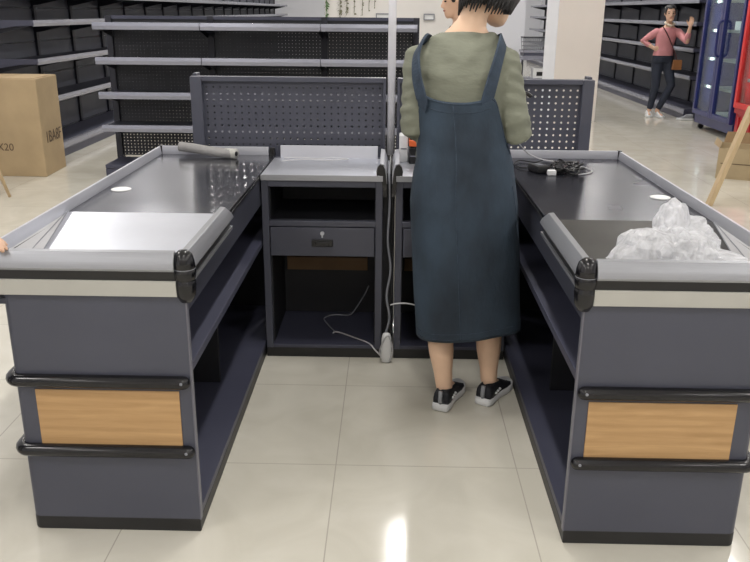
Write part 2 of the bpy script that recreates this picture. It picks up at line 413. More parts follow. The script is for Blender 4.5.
    # short side rail along the aisle with a slanted end
    def side(p, q, y): return (X(p - .006), y if y < .3 else y - (q - .833) * 1.1 + .03, q)
    r = MB().prism(up_, side, .024, .55).build('guard_rail', M['alu'], t, bevel=.0015)
    MB().prism([(.004, .800), (.004, .832), (-.014, .832), (-.014, .800)], lambda p, q, y: (X(p), y, q), .02, .58).build('rubber_band', M['black'], r)
    MB().prism([(.004, .786), (.004, .800), (-.020, .800), (-.018, .787)], lambda p, q, y: (X(p), y, q), .024, .60).build('lower_rail', M['alu'], r, bevel=.001)
    # outer and far guard rails
    op = [(WT - .006, .838), (WT, .876), (WT + .012, .874), (WT + .022, .856), (WT + .024, .833), (WT - .004, .833)]
    r = MB().prism(op, lambda p, q, y: (X(p), y, q), .02, L - .012).build('guard_rail', M['alu_white'], t, bevel=.0015)
    MB().prism([(WT - .01, .803), (WT - .01, .834), (WT + .012, .834), (WT + .012, .803)], lambda p, q, y: (X(p), y, q), .02, L).build('rubber_band', M['black'], r)
    MB().prism([(WT - .006, .758), (WT - .006, .804), (WT + .020, .804), (WT + .014, .760)], lambda p, q, y: (X(p), y, q), .02, L).build('lower_rail', M['beige_rail'], r)
    fp = [(L - .016, .838), (L - .012, .878), (L + .008, .876), (L + .018, .856), (L + .018, .80), (L, .80)]
    MB().prism(fp, lambda p, q, u: (X(u), p, q), .03, WT - .008).build('guard_rail', M['alu_white'], t, bevel=.0015)
    # corner caps
    prof = [(.004, .737), (.016, .740), (.027, .760), (.030, .788), (.029, .801), (.0265, .804), (.029, .807), (.0315, .822), (.031, .834), (.0285, .836), (.0305, .838), (.029, .856), (.024, .874), (.013, .885), (.003, .887)]
    for (cu, cy) in ((-.002, .006), (WT - .0, .006)):
        m = MB(); m.lathe(prof, X(cu), cy, 24); c_ = m.build('corner_cap', M['blackgloss'], t, smooth=True)
        m = MB(); m.lathe([(.029, .8345), (.0305, .8352), (.029, .8359)], X(cu), cy, 24); m.build('trim_ring', M['alu'], c_, smooth=True)
    m = MB(); m.box(X(WT - .010), X(WT + .012), L - .012, L + .014, .80, .879); m.build('corner_cap', M['black'], t, bevel=.004)
    m = MB(); m.box(X(0.0), X(.026), L - .018, L + .014, .80, .874); m.build('rail_end_cap', M['black'], t, bevel=.004)
    m = MB(); m.lathe([(.038, .8405), (.038, .843), (.034, .8445), (.01, .845)], X(.478 if d < 0 else .490), .965, 24); m.build('cable_hole_cover', M['white'], t, smooth=False)
    return t
make_counter(-.558, -1, 2.063, 3.86, 'left-hand grey checkout counter with bright steel bagging plate and wood inset', M['steel_bright'], .550, M['steel'])
make_counter(.526, 1, 2.042, 3.86, 'right-hand grey checkout counter with plastic film lying in its dull bagging well', M['steel_dull'], .558, M['steel_dark'])

# ------------------------------------------------------------------ cashier cabinets
def make_cabinet(x0, x1, gap, label):
    y0, D = 3.37, .44
    t = thing('cashier_cabinet', label, 'cabinet', (x0, y0, 0)); W = x1 - x0
    def B(name, mat, *a, bevel=.002, par=None): return MB().box(*a).build(name, mat, par or t, bevel=bevel)
    B('side_panel', M['panel'], 0, .03, 0, D, .045, .822); B('side_panel', M['panel'], W - .03, W, 0, D, .045, .822)
    B('top_rail', M['panel'], .03, W - .03, 0, .03, .787, .822)
    B('shelf', M['panel'], .03, W - .03, .0, D - .03, .614, .638)
    B('bottom_panel', M['shelf_grey'], .03, W - .03, .0, D - .01, .046, .062)
    B('plinth', M['plinth'], 0, W, .004, D, 0, .046)
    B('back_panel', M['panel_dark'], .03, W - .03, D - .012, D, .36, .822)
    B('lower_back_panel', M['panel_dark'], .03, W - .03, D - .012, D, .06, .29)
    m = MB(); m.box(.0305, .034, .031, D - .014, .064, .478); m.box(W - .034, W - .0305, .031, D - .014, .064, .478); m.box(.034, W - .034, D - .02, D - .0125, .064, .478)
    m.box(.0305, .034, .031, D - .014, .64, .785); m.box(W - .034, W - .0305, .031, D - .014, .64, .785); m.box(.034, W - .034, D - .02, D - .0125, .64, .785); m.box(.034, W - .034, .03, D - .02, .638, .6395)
    m.build('inner_shade', M['shade_black'], t)  # black sheets paint the shade inside the open compartments
    B('back_batten', M['batten'], .03 + .02, W - .075, D - .04, D - .0205, .29, .355)
    dr = B('drawer', M['panel'], .034, W - .034, -.004, .36, .482, .610)
    h = MB(); h.box(W / 2 - .046, W / 2 + .046, -.012, -.004, .527, .558); h.box(W / 2 - .03, W / 2 + .03, -.022, -.012, .535, .55); h.build('handle', M['black'], dr, bevel=.003)
    k = MB(); k.tube([(W / 2, -.003, .586), (W / 2, -.012, .586)], .009, 12); k.box(W / 2 - .003, W / 2 + .003, -.014, -.011, .568, .59); k.build('lock', M['steel_bright'], dr)
    B('worktop', M['steel_bright'], .0, W, -.006, D - .02, .822, .838)
    B('front_lip', M['alu'], .0, W, -.012, -.006, .816, .840, bevel=.001)
    r = MB().prism([(D - .022, .838), (D - .016, .896), (D + .006, .893), (D + .016, .86), (D, .822)], lambda p, q, u: (u, p, q), .03, W - .03).build('guard_rail', M['alu_white'], t, bevel=.0015)
    gx = (W - .006) if gap > 0 else .006
    MB().prism([(-.012, .838), (-.008, .888), (.010, .884), (.022, .85), (.024, .80), (.0, .80)], lambda p, q, y: (gx + gap * p, y, q), .02, D - .03).build('guard_rail', M['alu_white'], t, bevel=.0015)
    # curved black end cap on the rail beside the gap
    pr = [(-.020, .840), (-.022, .858), (-.017, .876), (-.006, .887), (.006, .884), (.014, .868), (.018, .84), (.022, .80), (.024, .75), (.010, .75), (.004, .80), (-.004, .832), (-.010, .842)]
    MB().prism(pr, lambda p, q, y: (gx + gap * p, y, q), -.008, .02).build('end_cap', M['black'], t)
    if gap > 0: MB().box(W + .001, W + .053, .075, .083, 0, .835).build('gap_shade', M['shade_black'], t)  # added black sheet, paints the gap between the cabinets as dark
    return t
make_cabinet(-.553, -.034, 1, 'open-fronted grey cashier cabinet with locked drawer, left of the white pole')
make_cabinet(.022, .522, -1, 'grey cashier cabinet right of the white pole, half hidden behind the denim dress')

# ------------------------------------------------------------------ pole between the cabinets
t = thing('pole', 'slim white upright pole between the two cashier cabinets', 'pole', (-.004, 3.905, 0))
MB().tube([(0, 0, .01), (0, 0, .84)], .0187, 18).build('shaded_shaft', M['black'], t, smooth=True)  # lower pole blackened, painted shade of the gap
MB().tube([(0, 0, .84), (0, 0, 2.3)], .0185, 18).build('shaft', M['pole'], t, smooth=True)
MB().lathe([(.0195, 0), (.0195, .01), (.019, .014), (.0188, .05)], seg=20).build('foot', M['black'], t)
MB().lathe([(.021, 2.29), (.021, 2.31), (.01, 2.318)], seg=18).build('cap', M['black'], t)

# ------------------------------------------------------------------ perforated sheets (real holes)
def holes(mb, x0, x1, z0, z1, y, px, pz, r, seg=6):
    nx, nz = max(1, round((x1 - x0) / px)), max(1, round((z1 - z0) / pz)); dx, dz = (x1 - x0) / nx, (z1 - z0) / nz
    bm = mb.bm
    G = [[bm.verts.new((x0 + i * dx, y, z0 + j * dz)) for j in range(nz + 1)] for i in range(nx + 1)]
    for i in range(nx):
        for j in range(nz):
            c = (x0 + (i + .5) * dx, z0 + (j + .5) * dz)
            q = [G[i][j], G[i + 1][j], G[i + 1][j + 1], G[i][j + 1]]
            h = [bm.verts.new((c[0] + r * math.cos(a), y, c[1] + r * math.sin(a))) for a in [-PI * .75 + 2 * PI * k / 8 for k in range(8)]]
            for k in range(4):
                n = (k + 1) % 4
                bm.faces.new((q[k], q[n], h[2 * n], h[2 * k + 1], h[2 * k]))
def make_pegboard(x0, x1, outer, label):
    t = thing('perforated_screen', label, 'perforated screen', (x0, 3.89, 0)); W = x1 - x0
    a, b = (.055, W - .012) if outer < 0 else (.012, W - .055)
    m = MB(); m.box(a, b, .03, .031, .82, .864); m.box(a, b, .03, .031, 1.165, 1.18); holes(m, a, b, .864, 1.165, .03, .0327, .0301, .0050)
    m.build('perforated_sheet', M['panel'], t)
    for s, w_ in ((0, a), (W, W - b)):
        x_a, x_b = (0, a) if s == 0 else (b, W)
        m = MB(); m.box(x_a, x_b, 0, .06, 0, 1.20)
        if w_ > .03:
            m.box(*((x_a, x_a + .02) if s == 0 else (x_b - .02, x_b)), .06, .14, .75, 1.21); m.build('end_post', M['panel'], t, bevel=.003)
        else: m.build('frame_post', M['panel'], t, bevel=.002)
    MB().box(a, b, .004, .056, 1.178, 1.20).build('top_rail', M['panel'], t, bevel=.002)
    MB().box(a, b, .004, .056, .80, .822).build('bottom_rail', M['panel'], t, bevel=.002)
make_pegboard(-.958, -.030, -1, 'dark grey perforated screen panel standing behind the left counter')
make_pegboard(.024, .948, 1, 'dark grey perforated screen panel standing behind the right counter')

# ------------------------------------------------------------------ shelving
def make_gondola():
    Y0, Yb = 7.4, 7.86
    xs = [-2.66, -1.705, -.64, .215]
    t = thing('display_gondola', 'free-standing dark grey gondola with perforated back standing behind the checkout', 'shelving', (xs[0], Y0, 0)); ox = xs[0]
    D = Yb - Y0
    for i, x in enumerate(xs):
        m = MB(); m.box(x - ox - .028, x - ox + .028, D - .02, D + .05, 0, 1.44)
        for z in (.45, .75, 1.05, 1.345):   # bracket arms under each shelf
            for sx in ((-1, 1) if 0 < i < 3 else ((1,) if i == 0 else (-1,))):
                X0 = x - ox + sx * .03
                m.prism([(D - .02, z - .10), (D - .02, z), (.06, z), (.06, z - .02)], lambda p, q, u: (u, p, q), X0, X0 + .006)
        m.build('upright', M['post'], t)
    for a, b in zip(xs, xs[1:]):
        a, b = a - ox + .028, b - ox - .028
        m = MB()
        for z0, z1 in ((.135, .415), (.425, .715), (.725, 1.015), (1.025, 1.31)):
            holes(m, a, b, z0, z1, D + .01, .0327, .0315, (.0052 if z0 < .2 else .0028)); m.box(a, b, D + .008, D + .012, z1, z1 + .01)
        m.box(a, b, D + .008, D + .012, 1.32, 1.41); m.build('back_panel', M['gondola_back'], t)
        m = MB(); m.box(a, b, D - .01, D + .04, 1.41, 1.44); m.build('top_cap', M['shelf_grey'], t)
        a -= .026; b += .026
        for z in (.488, .784, 1.088, 1.386):
            m = MB(); m.box(a, b, .004, D - .02, z - .045, z - .022); s = m.build('shelf', M['panel_dark'], t)
            m = MB(); m.prism([(.012, z), (.0, z), (-.004, z - .03), (.002, z - .062), (.014, z - .062)], lambda p, q, u: (u, p, q), a + .001, b - .001); m.build('price_rail', M['lip'], s)
        m = MB(); m.box(a, b, 0, D - .02, 0, .088); m.box(a, b, -.004, D - .02, .092, .122); m.build('base', M['shelf_grey'], t, bevel=.002)
make_gondola()

def make_wall_run(name, label, front, back, ys, lv, zt, split, rowz):
    """wall shelving along Y; front / back are X planes"""
    sg = 1 if front > back else -1
    t = thing(name, label, 'shelving', (back, ys[0], 0)); oy = ys[0]; D = abs(front - back)
    X = lambda u: sg * u
    for i, y in enumerate(ys):
        m = MB(); m.box(X(0), X(.045), y - oy - .03, y - oy + .03, 0, zt)
        for z in lv:
            for sy in (-1, 1):
                if (i == 0 and sy < 0) or (i == len(ys) - 1 and sy > 0): continue
                Y0 = y - oy + sy * .034
                m.prism([(.045, z - .14), (.045, z - .02), (D - .06, z - .035), (D - .06, z - .06)], lambda p, q, u: (X(p), u, q), Y0 - .003, Y0 + .003)
        m.build('upright', M['post'], t)
    for z in lv + (.16,):
        m = MB(); m.prism([(.02, z - .10), (.02, z), (D - .01, z), (D - .005, z - .05), (D * .6, z - .058)], lambda p, q, u: (X(p), u, q), -.008, -.003); m.build('end_bracket', M['shelf_grey'], t)
    proto = {}
    for y0, y1 in zip(ys, ys[1:]):
        k = round(y1 - y0, 3); off = y0 - oy
        if k in proto:
            for src, kids in proto[k]:
                o = copy_part(src, t); o.location = (0, off - proto[(k, 'off')], 0)
                for c in kids: copy_part(c, o)
            continue
        lst = []; a, b = .03, k - .03
        m = MB()
        n = split
        for i in range(n):
            c0, c1 = a + (b - a) * i / n, a + (b - a) * (i + 1) / n
            for z0, z1 in zip(rowz, rowz[1:]): m.box(X(.012), X(.02), off + c0, off + c1, z0 + .004, z1 - .004)
        lst.append((m.build('back_panel', M['backing'], t), []))
        for z in lv:
            m = MB(); m.box(X(.03), X(D - .006), off, off + k, z - .045, z - .022); s = m.build('shelf', M['panel_dark'], t)
            m = MB(); m.prism([(D - .012, z), (D, z), (D + .004, z - .03), (D - .002, z - .058), (D - .014, z - .058)], lambda p, q, u: (X(p), u, q), off + .003, off + k - .003)
            lst.append((s, [m.build('price_rail', M['lip'], s)]))
        m = MB(); m.box(X(.03), X(D + .02), off, off + k, 0, .15); b_ = m.build('base', M['shelf_grey'], t, bevel=.002)
        m = MB(); m.prism([(D - .02, .151), (D + .018, .151), (D + .026, .12), (D + .026, .085), (D - .0, .085)], lambda p, q, u: (X(p), u, q), off + .003, off + k - .003)
        lst.append((b_, [m.build('price_rail', M['lip'], b_)]))
        proto[k] = lst; proto[(k, 'off')] = off
make_wall_run('wall_shelving', 'long run of empty dark shelving along the left wall, behind the tall carton', -3.5, -3.96,
              [8.16 + 1.045 * i for i in range(20)], (.63, 1.02, 1.385, 1.665), 2.15, 1, (.15, .45, .8, 1.15, 1.5, 1.85, 2.1))
make_wall_run('wall_shelving', 'empty dark shelving along the right wall, behind the young woman in the pink top', 4.35, 4.85,
              [12.24, 13.5, 14.5, 15.5, 16.75, 18.15, 19.6, 21.1, 22.6, 24.1, 25.6, 27.1], (.63, 1.02, 1.385, 1.70), 2.15, 1, (.15, .62, 1.0, 1.36, 1.72, 2.1))

# ------------------------------------------------------------------ coolers
def make_cooler(y0, y1, frame, label, grille, glass_doors=2):
    X0, D, H = 4.17, .64, 2.0
    t = thing('drinks_cooler', label, 'cooler', (X0, y0, 0)); L = y1 - y0
    zb = grille
    def B(name, mat, *a, par=None, bevel=.004): return MB().box(*a).build(name, mat, par or t, bevel=bevel)
    B('back_wall', M['cool_in'], D - .03, D, .02, L - .02, .1, H)
    for ya_ in (0, L - .03): B('side_wall', frame, .03, D, ya_, ya_ + .03, .08, H)
    B('roof', frame, .03, D, 0, L, H, H + .2)
    m = MB(); m.box(.02, D, 0, L, .08, zb)
    if grille > .3:
        n = 11
        for i in range(n):
            yy = .06 + (L - .12) * (i + .5) / n
            m.hexa([(.0, yy - .018, .13), (.022, yy - .018, .13), (.022, yy + .018, .13), (.0, yy + .018, .13), (.0, yy - .018, zb - .1), (.022, yy - .018, zb - .1), (.022, yy + .018, zb - .1), (.0, yy + .018, zb - .1)])
        m.box(-.01, .02, 0, L, zb - .06, zb)
    m.build('base', M['redbasket'] if grille > .3 else frame, t, bevel=.004)
    B('inner_floor', M['cool_in'], .06, D - .03, .03, L - .03, zb, zb + .02)
    zz = [zb + (H - zb) * k / 5 for k in range(1, 5)]
    for z in zz:
        m = MB()
        m.box(.09, D - .035, .035, L - .035, z, z + .006)
        m.box(.08, .09, .035, L - .035, z - .006, z + .03); m.build('wire_shelf', M['wire'], t)
    n = glass_doors; w_ = L / n
    for i in range(n):
        a, b = i * w_ + .003, (i + 1) * w_ - .003
        m = MB(); f = .062
        m.box(-.03, .025, a, a + f, zb + .005, H); m.box(-.03, .025, b - f, b, zb + .005, H)
        m.box(-.03, .025, a + f, b - f, zb + .005, zb + .07); m.box(-.03, .025, a + f, b - f, H - .07, H)
        d = m.build('door', frame, t, bevel=.004)
        MB().box(-.006, .002, a + f, b - f, zb + .07, H - .07).build('pane', M['glass'], d)
        if i == n - 1: continue
        hy = b - .03
        m = MB(); m.tube(spline([(-.03, hy, .98), (-.075, hy, 1.02), (-.08, hy, 1.2), (-.075, hy, 1.38), (-.03, hy, 1.42)], 4), .016, 8); m.build('handle', frame, d, smooth=True)
    for yy in (.16, L - .16):
        l = bpy.data.lights.new('cooler_fill', 'AREA'); l.shape = 'RECTANGLE'; l.size = .03; l.size_y = H - zb - .3; l.energy = 4; l.color = (.93, 1, .98)  # added fill light, brightens the cooler interior
        lo = bpy.data.objects.new('cooler_fill', l); C.objects.link(lo); lo.parent = t; lo.location = (.06, yy, (H + zb) / 2); lo.rotation_euler = (PI / 2, 0, -PI / 2)
    for yy in (.1, L - .1):
        for xx in (.08, D - .1):
            m = MB(); m.tube([(xx, yy - .015, .037), (xx, yy + .015, .037)], .037, 14); m.box(xx - .02, xx + .02, yy - .022, yy + .022, .04, .082); m.build('caster', M['black'], t)
    return t
make_cooler(10.10, 11.40, M['navy'], 'tall navy-framed upright cooler with two glass doors, beside the right wall', .2)
make_cooler(8.75, 10.05, M['red'], 'red upright cooler with ribbed lower grille at the right edge of the photo', .42)
# pale price boards standing on the shelves of the navy cooler
for y, z, h, lab in ((10.45, 1.64 + .01, .16, 'white card box on the top visible shelf inside the navy cooler'), (10.95, 1.28 + .01, .12, 'low white card box standing on a middle shelf inside the navy cooler')):
    tag(MB().box(-.09, .09, -.11, .11, 0, h).build('card_box', M['white'], bevel=.004), lab, 'box').location = (4.52, y, z)

# ------------------------------------------------------------------ cartons
def text_mesh(body, size, mat, parent, M4, name='printed_marking'):
    cu = bpy.data.curves.new('txt', 'FONT'); cu.body = body; cu.size = size; cu.extrude = .0006; cu.align_x = 'CENTER'; cu.align_y = 'CENTER'
    o = bpy.data.objects.new('txt', cu); C.objects.link(o)
    dg = bpy.context.evaluated_depsgraph_get(); me = bpy.data.meshes.new_from_object(o.evaluated_get(dg), depsgraph=dg)
    bpy.data.objects.remove(o); bpy.data.curves.remove(cu)
    me.transform(M4); return link(name, me, mat, parent)
def axes(xa, ya_, loc):
    xa, ya_ = V(xa), V(ya_); za = xa.cross(ya_); m = Matrix.Identity(4)
    for i, a in enumerate((xa, ya_, za)):
        for k in range(3): m[k][i] = a[k]
    m.translation = loc; return m
t = thing('tall_carton', 'tall closed brown cardboard carton on the floor at the left edge', 'carton', (-4.02, 7.40, 0))
m = MB(); m.hexa([(0.1, .02, 0), (.80, 0, 0), (.77, .55, 0), (.1, .55, 0), (.1, .02, .89), (.80, 0, .89), (.77, .55, .89), (.1, .55, .89)]); bx = m.build('box', M['carton'], t, bevel=.006)
MB().box(.1, .775, .24, .30, .8895, .891).build('tape', M['tape'], t)
m = MB(); m.box(.12, .44, .02, .535, .8905, .896); m.box(.455, .765, .02, .535, .8905, .8955); m.build('flap', M['carton'], t)
text_mesh('1BA8F', .155, M['ink'], t, axes((-.0545, .9985, 0), (0, 0, 1), (.788, .29, .345)))
text_mesh('X20', .095, M['ink'], t, axes((1, -.0285, 0), (0, 0, 1), (.44, .0085, .27)))
t = thing('open_carton', 'low open cardboard carton with raised flap on the floor at the right edge', 'carton', (3.12, 7.75, 0)); t.rotation_euler.z = math.radians(-24)
m = MB(); w_, d_, h_ = .62, .42, .29; th = .006
m.box(0, w_, 0, th, 0, h_); m.box(0, w_, d_ - th, d_, 0, h_); m.box(0, th, th, d_ - th, 0, h_); m.box(w_ - th, w_, th, d_ - th, 0, h_); m.box(th, w_ - th, th, d_ - th, 0, th)
m.build('box', M['carton_pale'], t)
m = MB(); m.hexa([(.0, .0, h_), (.006, 0, h_), (.006, d_, h_), (0, d_, h_), (-.05, 0, h_ + .04), (-.046, 0, h_ + .044), (-.046, d_, h_ + .044), (-.05, d_, h_ + .04)]); m.build('flap', M['carton_pale'], t)
m = MB(); m.hexa([(.02, d_ - .006, h_), (w_ - .02, d_ - .006, h_), (w_ - .02, d_, h_), (.02, d_, h_), (.04, d_ + .05, h_ + .10), (w_ - .04, d_ + .05, h_ + .10), (w_ - .04, d_ + .056, h_ + .10), (.04, d_ + .056, h_ + .10)]); m.build('flap', M['carton_in'], t)
m = MB(); m.box(.03, .065, -.002, 0, .142, .150); m.box(.13, .40, -.002, 0, .142, .150); m.build('slot', M['ink'], t)

# ------------------------------------------------------------------ wooden furniture at the frame edges
t = thing('side_table', 'pale wooden table with thick splayed legs at the right edge, in front of the carton', 'table', (3.18, 6.57, 0))
MB().lathe([(.25, .80), (.29, .805), (.30, .82), (.29, .835), (.02, .836)], seg=36).build('tabletop', M['pine'], t)
for a in (PI, PI / 3, -PI / 3):
    c, s_ = math.cos(a), math.sin(a); q = V((-s_, c, 0)) * .036; n_ = V((c, s_, 0)) * .02
    f0, f1 = V((c * .555, s_ * .555, 0)), V((c * .25, s_ * .25, .805)) + V((c * .07, s_ * .07, 0))
    m = MB(); m.hexa([f0 - q - n_, f0 + q - n_, f0 + q + n_, f0 - q + n_, f1 - q * 1.1 - n_, f1 + q * 1.1 - n_, f1 + q * 1.1 + n_, f1 - q * 1.1 + n_]); m.build('leg', M['pine'], t, bevel=.005)
t = thing('dining_chair', 'black-seated chair with slim pale wooden legs in front of the tall carton', 'chair', (-3.465, 6.54, 0)); t.rotation_euler.z = .785
rings = []
for z, r in ((.50, .12), (.505, .185), (.53, .205), (.56, .212), (.57, .205), (.555, .17), (.545, .02)):
    rings.append([(1.2 * r * math.cos(2 * PI * k / 28), 1.2 * r * math.sin(2 * PI * k / 28), z) for k in range(28)])
MB().loft(rings).build('seat', M['black'], t, smooth=True)
m = MB(); R = []
for k in range(13):
    a = PI * .65 + PI * .7 * k / 12
    R.append([V((r * math.cos(a), r * math.sin(a), z)) for r, z in ((.195, .55), (.205, .55), (.235, .86 - .10 * abs(k - 6) / 6), (.225, .86 - .10 * abs(k - 6) / 6))])
m.loft(R); m.build('backrest', M['black'], t, smooth=True)
for a in (-.78, .78, PI - .78, PI + .78):
    m = MB(); m.tube([(.285 * math.cos(a), .285 * math.sin(a), 0), (.13 * math.cos(a), .13 * math.sin(a), .52)], [.012, .019], 12); m.build('leg', M['pine'], t, smooth=True)

# ------------------------------------------------------------------ far background odds and ends
for (x, mat, dens, lab, z0, z1) in ((-1.42, 'leaf', 1, 'dense green hanging vine at the left corner of the pale back partition', 1.28, 2.5),
                       (-1.13, 'leaf_dry', .8, 'dark leafy garland with a round tuft, second from the left on the partition', 1.36, 2.4),
                       (-.99, 'leaf_dry', .8, 'dark leafy garland with a low heavy tuft, third from the left on the partition', 1.42, 2.4),
                       (-.83, 'leaf_dry', .45, 'sparse leafy garland in the middle of the group on the partition', 1.46, 2.4),
                       (-.66, 'leaf_dry', .35, 'sparse garland hanging lowest among the thin ones on the partition', 1.40, 2.3),
                       (-.52, 'leaf_dry', .35, 'thin leafy garland second from the right on the partition', 1.50, 2.3),
                       (-.40, 'leaf_dry', .3, 'thin leafy garland at the right end of the group on the partition', 1.58, 2.3)):
    t = thing('hanging_garland', lab, 'garland', (x, 17.965, 0), 'leafy garlands on the pale partition')
    MB().tube([(0, 0, z0), (.01, 0, (z0 + z1) / 2), (0, 0, z1)], .006, 6).build('stem', M[mat], t)
    m = MB(); z = z0
    while z < z1:
        for k in range(2 if dens < .6 else 5):
            a = rnd.uniform(0, 2 * PI); ln = rnd.uniform(.03, .06) * (1.25 if dens > .7 else 1)
            p = V((rnd.uniform(-.02, .02), -.008, z + rnd.uniform(-.03, .03))); q = p + V((math.cos(a) * ln, -abs(math.sin(a)) * .02, -ln * .6)); wv = V((.013, -.004, .012))
            vs = [m.bm.verts.new(v) for v in (p, (p + q) / 2 + wv, q, (p + q) / 2 - wv)]; m.bm.faces.new(vs)
        z += .05 / dens * rnd.uniform(.7, 1.5)
    m.build('foliage', M[mat], t)
for x0, x1, z0, z1, lab in ((-.37, -.05, 1.335, 1.45, 'shallow silver-framed panel mounted on the partition left of the white pole'), (.64, .87, 1.32, 1.45, 'small silver-framed panel on the partition beside the man')):
    t = thing('framed_panel', lab, 'panel', ((x0 + x1) / 2, 17.97, z0)); hw, hh = (x1 - x0) / 2, z1 - z0
    m = MB(); m.box(-hw, hw, -.02, .03, 0, .018); m.box(-hw, hw, -.02, .03, hh - .022, hh); m.box(-hw, -hw + .018, -.02, .03, .018, hh - .022); m.box(hw - .018, hw, -.02, .03, .018, hh - .022); m.build('frame', M['cable_dim'], t)
    MB().box(-hw + .018, hw - .018, 0, .01, .018, hh - .022).build('board', M['white'], t)
# stacked shop fittings seen through the gap beside the pillar
t = thing('packing_table', 'steel packing table piled with shop fittings, seen in the gap left of the pillar', 'table', (2.95, 17.2, 0))
MB().box(-.36, .42, -.3, .3, .58, .62).build('tabletop', M['lip'], t, bevel=.003)
for sx in (-.33, .39):
    for sy in (-.27, .27): MB().box(sx - .02, sx + .02, sy - .02, sy + .02, 0, .58).build('leg', M['post'], t)
MB().box(-.34, .40, -.26, .26, .2, .22).build('lower_shelf', M['lip'], t)
t = thing('white_carton', 'white box with a dark opening on the lower shelf of the packing table', 'carton', (3.03, 17.12, .22))
MB().box(-.17, .17, -.15, .15, 0, .2).build('box', M['white'], t, bevel=.004); MB().box(-.1, .1, -.152, -.149, .05, .13).build('opening', M['black'], t)
for i, (w_, z, mat, lab) in enumerate(((.36, .62, 'lip', 'pale metal shelf board at the bottom of the pile on the packing table'), (.34, .67, 'shelf_grey', 'grey metal shelf board in the middle of the pile on the packing table'), (.36, .72, 'lip', 'pale metal shelf board on top of the pile on the packing table'))):
    o = MB().box(-w_, w_, -.26, .26, 0, .045).build('shelf_board', M[mat], bevel=.003); o.location = (2.98, 17.2, z); tag(o, lab, 'shelf board', 'spare shelf boards on the packing table')
t = thing('wire_basket', 'grey wire basket on top of the boards on the packing table', 'basket', (2.88, 17.2, .765))
m = MB()
for k in range(12):
    x = -.24 + .48 * k / 11
    for y in (-.2, .2): m.tube([(x * .9, y * .9, 0), (x, y, .24)], .006, 5)
    m.tube([(x * .9, -.18, .006), (x * .9, .18, .006)], .006, 5)
for z, k in ((.004, .9), (.08, .93), (.16, .96), (.24, 1.)): m.tube([(-.24 * k, -.2 * k, z), (.24 * k, -.2 * k, z), (.24 * k, .2 * k, z), (-.24 * k, .2 * k, z), (-.24 * k, -.2 * k, z)], .007, 5)
m.build('wire_mesh', M['cable_dim'], t)
MB().box(-.25, .25, -.21, .21, .24, .262).build('rim', M['post'], t)

# ------------------------------------------------------------------ small things on the counters
t = thing('foam_tube', 'grey foam tube with pale cut end lying against the far rail of the left counter', 'tube', (-.9, 3.78, .84))
p = spline([(-.105, .032, .042), (-.04, .018, .037), (.03, -.004, .030), (.10, -.026, .0245), (.175, -.05, .0235)], 6)
MB().tube(p, .0225, 18).build('sleeve', M['foam'], t, smooth=True)
MB().tube([(.125, -.030, .0238), (.178, -.0512, .0238)], .0235, 18).build('cut_end', M['foam_end'], t, smooth=True)
MB().tube([(.178, -.0512, .0238), (.1800, -.0520, .0238)], .011, 14).build('bore', M['black'], t)

def wad():
    m = MB(); bmesh.ops.create_icosphere(m.bm, subdivisions=5, radius=1)
    lobes = [(V((.84, 2.29, .82)), V((.14, .13, .095))), (V((.848, 2.38, .885)), V((.058, .07, .100))), (V((.91, 2.36, .84)), V((.085, .10, .085))), (V((.73, 2.25, .83)), V((.105, .10, .095))), (V((.98, 2.22, .80)), V((.08, .09, .06)))]
    q_ = random.Random(11); seeds = [(V((q_.gauss(0, 1), q_.gauss(0, 1), q_.gauss(0, 1))).normalized(), q_.uniform(-1, 1)) for _ in range(230)]
    for v in m.bm.verts:
        d = v.co.normalized(); best = 0; base = V((.855, 2.33, .82))
        for c, r in lobes:
            o = base - c
            a = sum((d[i] / r[i]) ** 2 for i in range(3)); b_ = 2 * sum(d[i] * o[i] / r[i] ** 2 for i in range(3)); c_ = sum((o[i] / r[i]) ** 2 for i in range(3)) - 1
            disc = b_ * b_ - 4 * a * c_
            if disc > 0: best = max(best, (-b_ + math.sqrt(disc)) / (2 * a))
        best = max(best, .05)
        # crumpled facets: each seed direction carries a tilted patch, creases run between patches
        near = sorted(((d - sd).length, h) for sd, h in seeds)[:2]
        crease = min(1, (near[1][0] - near[0][0]) / .12)
        k = .94 + .10 * near[0][1] * crease - .06 * (1 - crease) + .05 * noise.noise(d * 2.2) + .05 * (.5 - abs(noise.noise(d * 14)))
        q = base + d * best * k
        lim = .7535 + max(0, (q.y - 2.072)) * .156 + .003
        if q.z < lim: q.z = lim
        q.x = min(q.x, .998 + max(0, q.y - 2.07) * .13); q.x = max(q.x, .56)
        if q.z < .9: q.y = max(q.y, 2.085)
        v.co = q
    return m
m = wad(); c = V((.86, 2.33, .79))
o = m.build('plastic_film', M['bag'], None, smooth=False, shift=c); o.location = c
tag(o, 'crumpled clear plastic film heaped in the bagging well of the right counter', 'plastic film')

def cable(name, pts, r, mat, label, n=6, cat='cable', group=None, extra=None):
    p = [V(q) for q in pts]; c = p[0].copy()
    m = MB(); m.tube(spline([q - c for q in p], n), r, 6); o = m.build(name, mat, None, smooth=True); o.location = c
    return tag(o, label, cat, group)
ZT = .8405
t = thing('power_adapter', 'black power adapter block lying nearest the woman on the right counter', 'adapter', (.642, 3.50, ZT))
mm = Matrix.Rotation(.35, 4, 'Z')
m = MB(); m.box(-.03, .03, -.045, .045, 0, .032); bmesh.ops.transform(m.bm, matrix=mm, verts=m.bm.verts); m.build('housing', M['black'], t, bevel=.005)
m = MB(); m.box(-.012, .012, -.02, .02, .0325, .0335); bmesh.ops.transform(m.bm, matrix=mm, verts=m.bm.verts); m.build('rating_plate', M['cable_dim'], t)
t = thing('power_plug', 'white plug lying in front of the black cable coil on the right counter', 'plug', (.685, 3.425, ZT))
m = MB(); m.box(-.018, .018, -.015, .015, 0, .022); m.build('body', M['white'], t, bevel=.004)
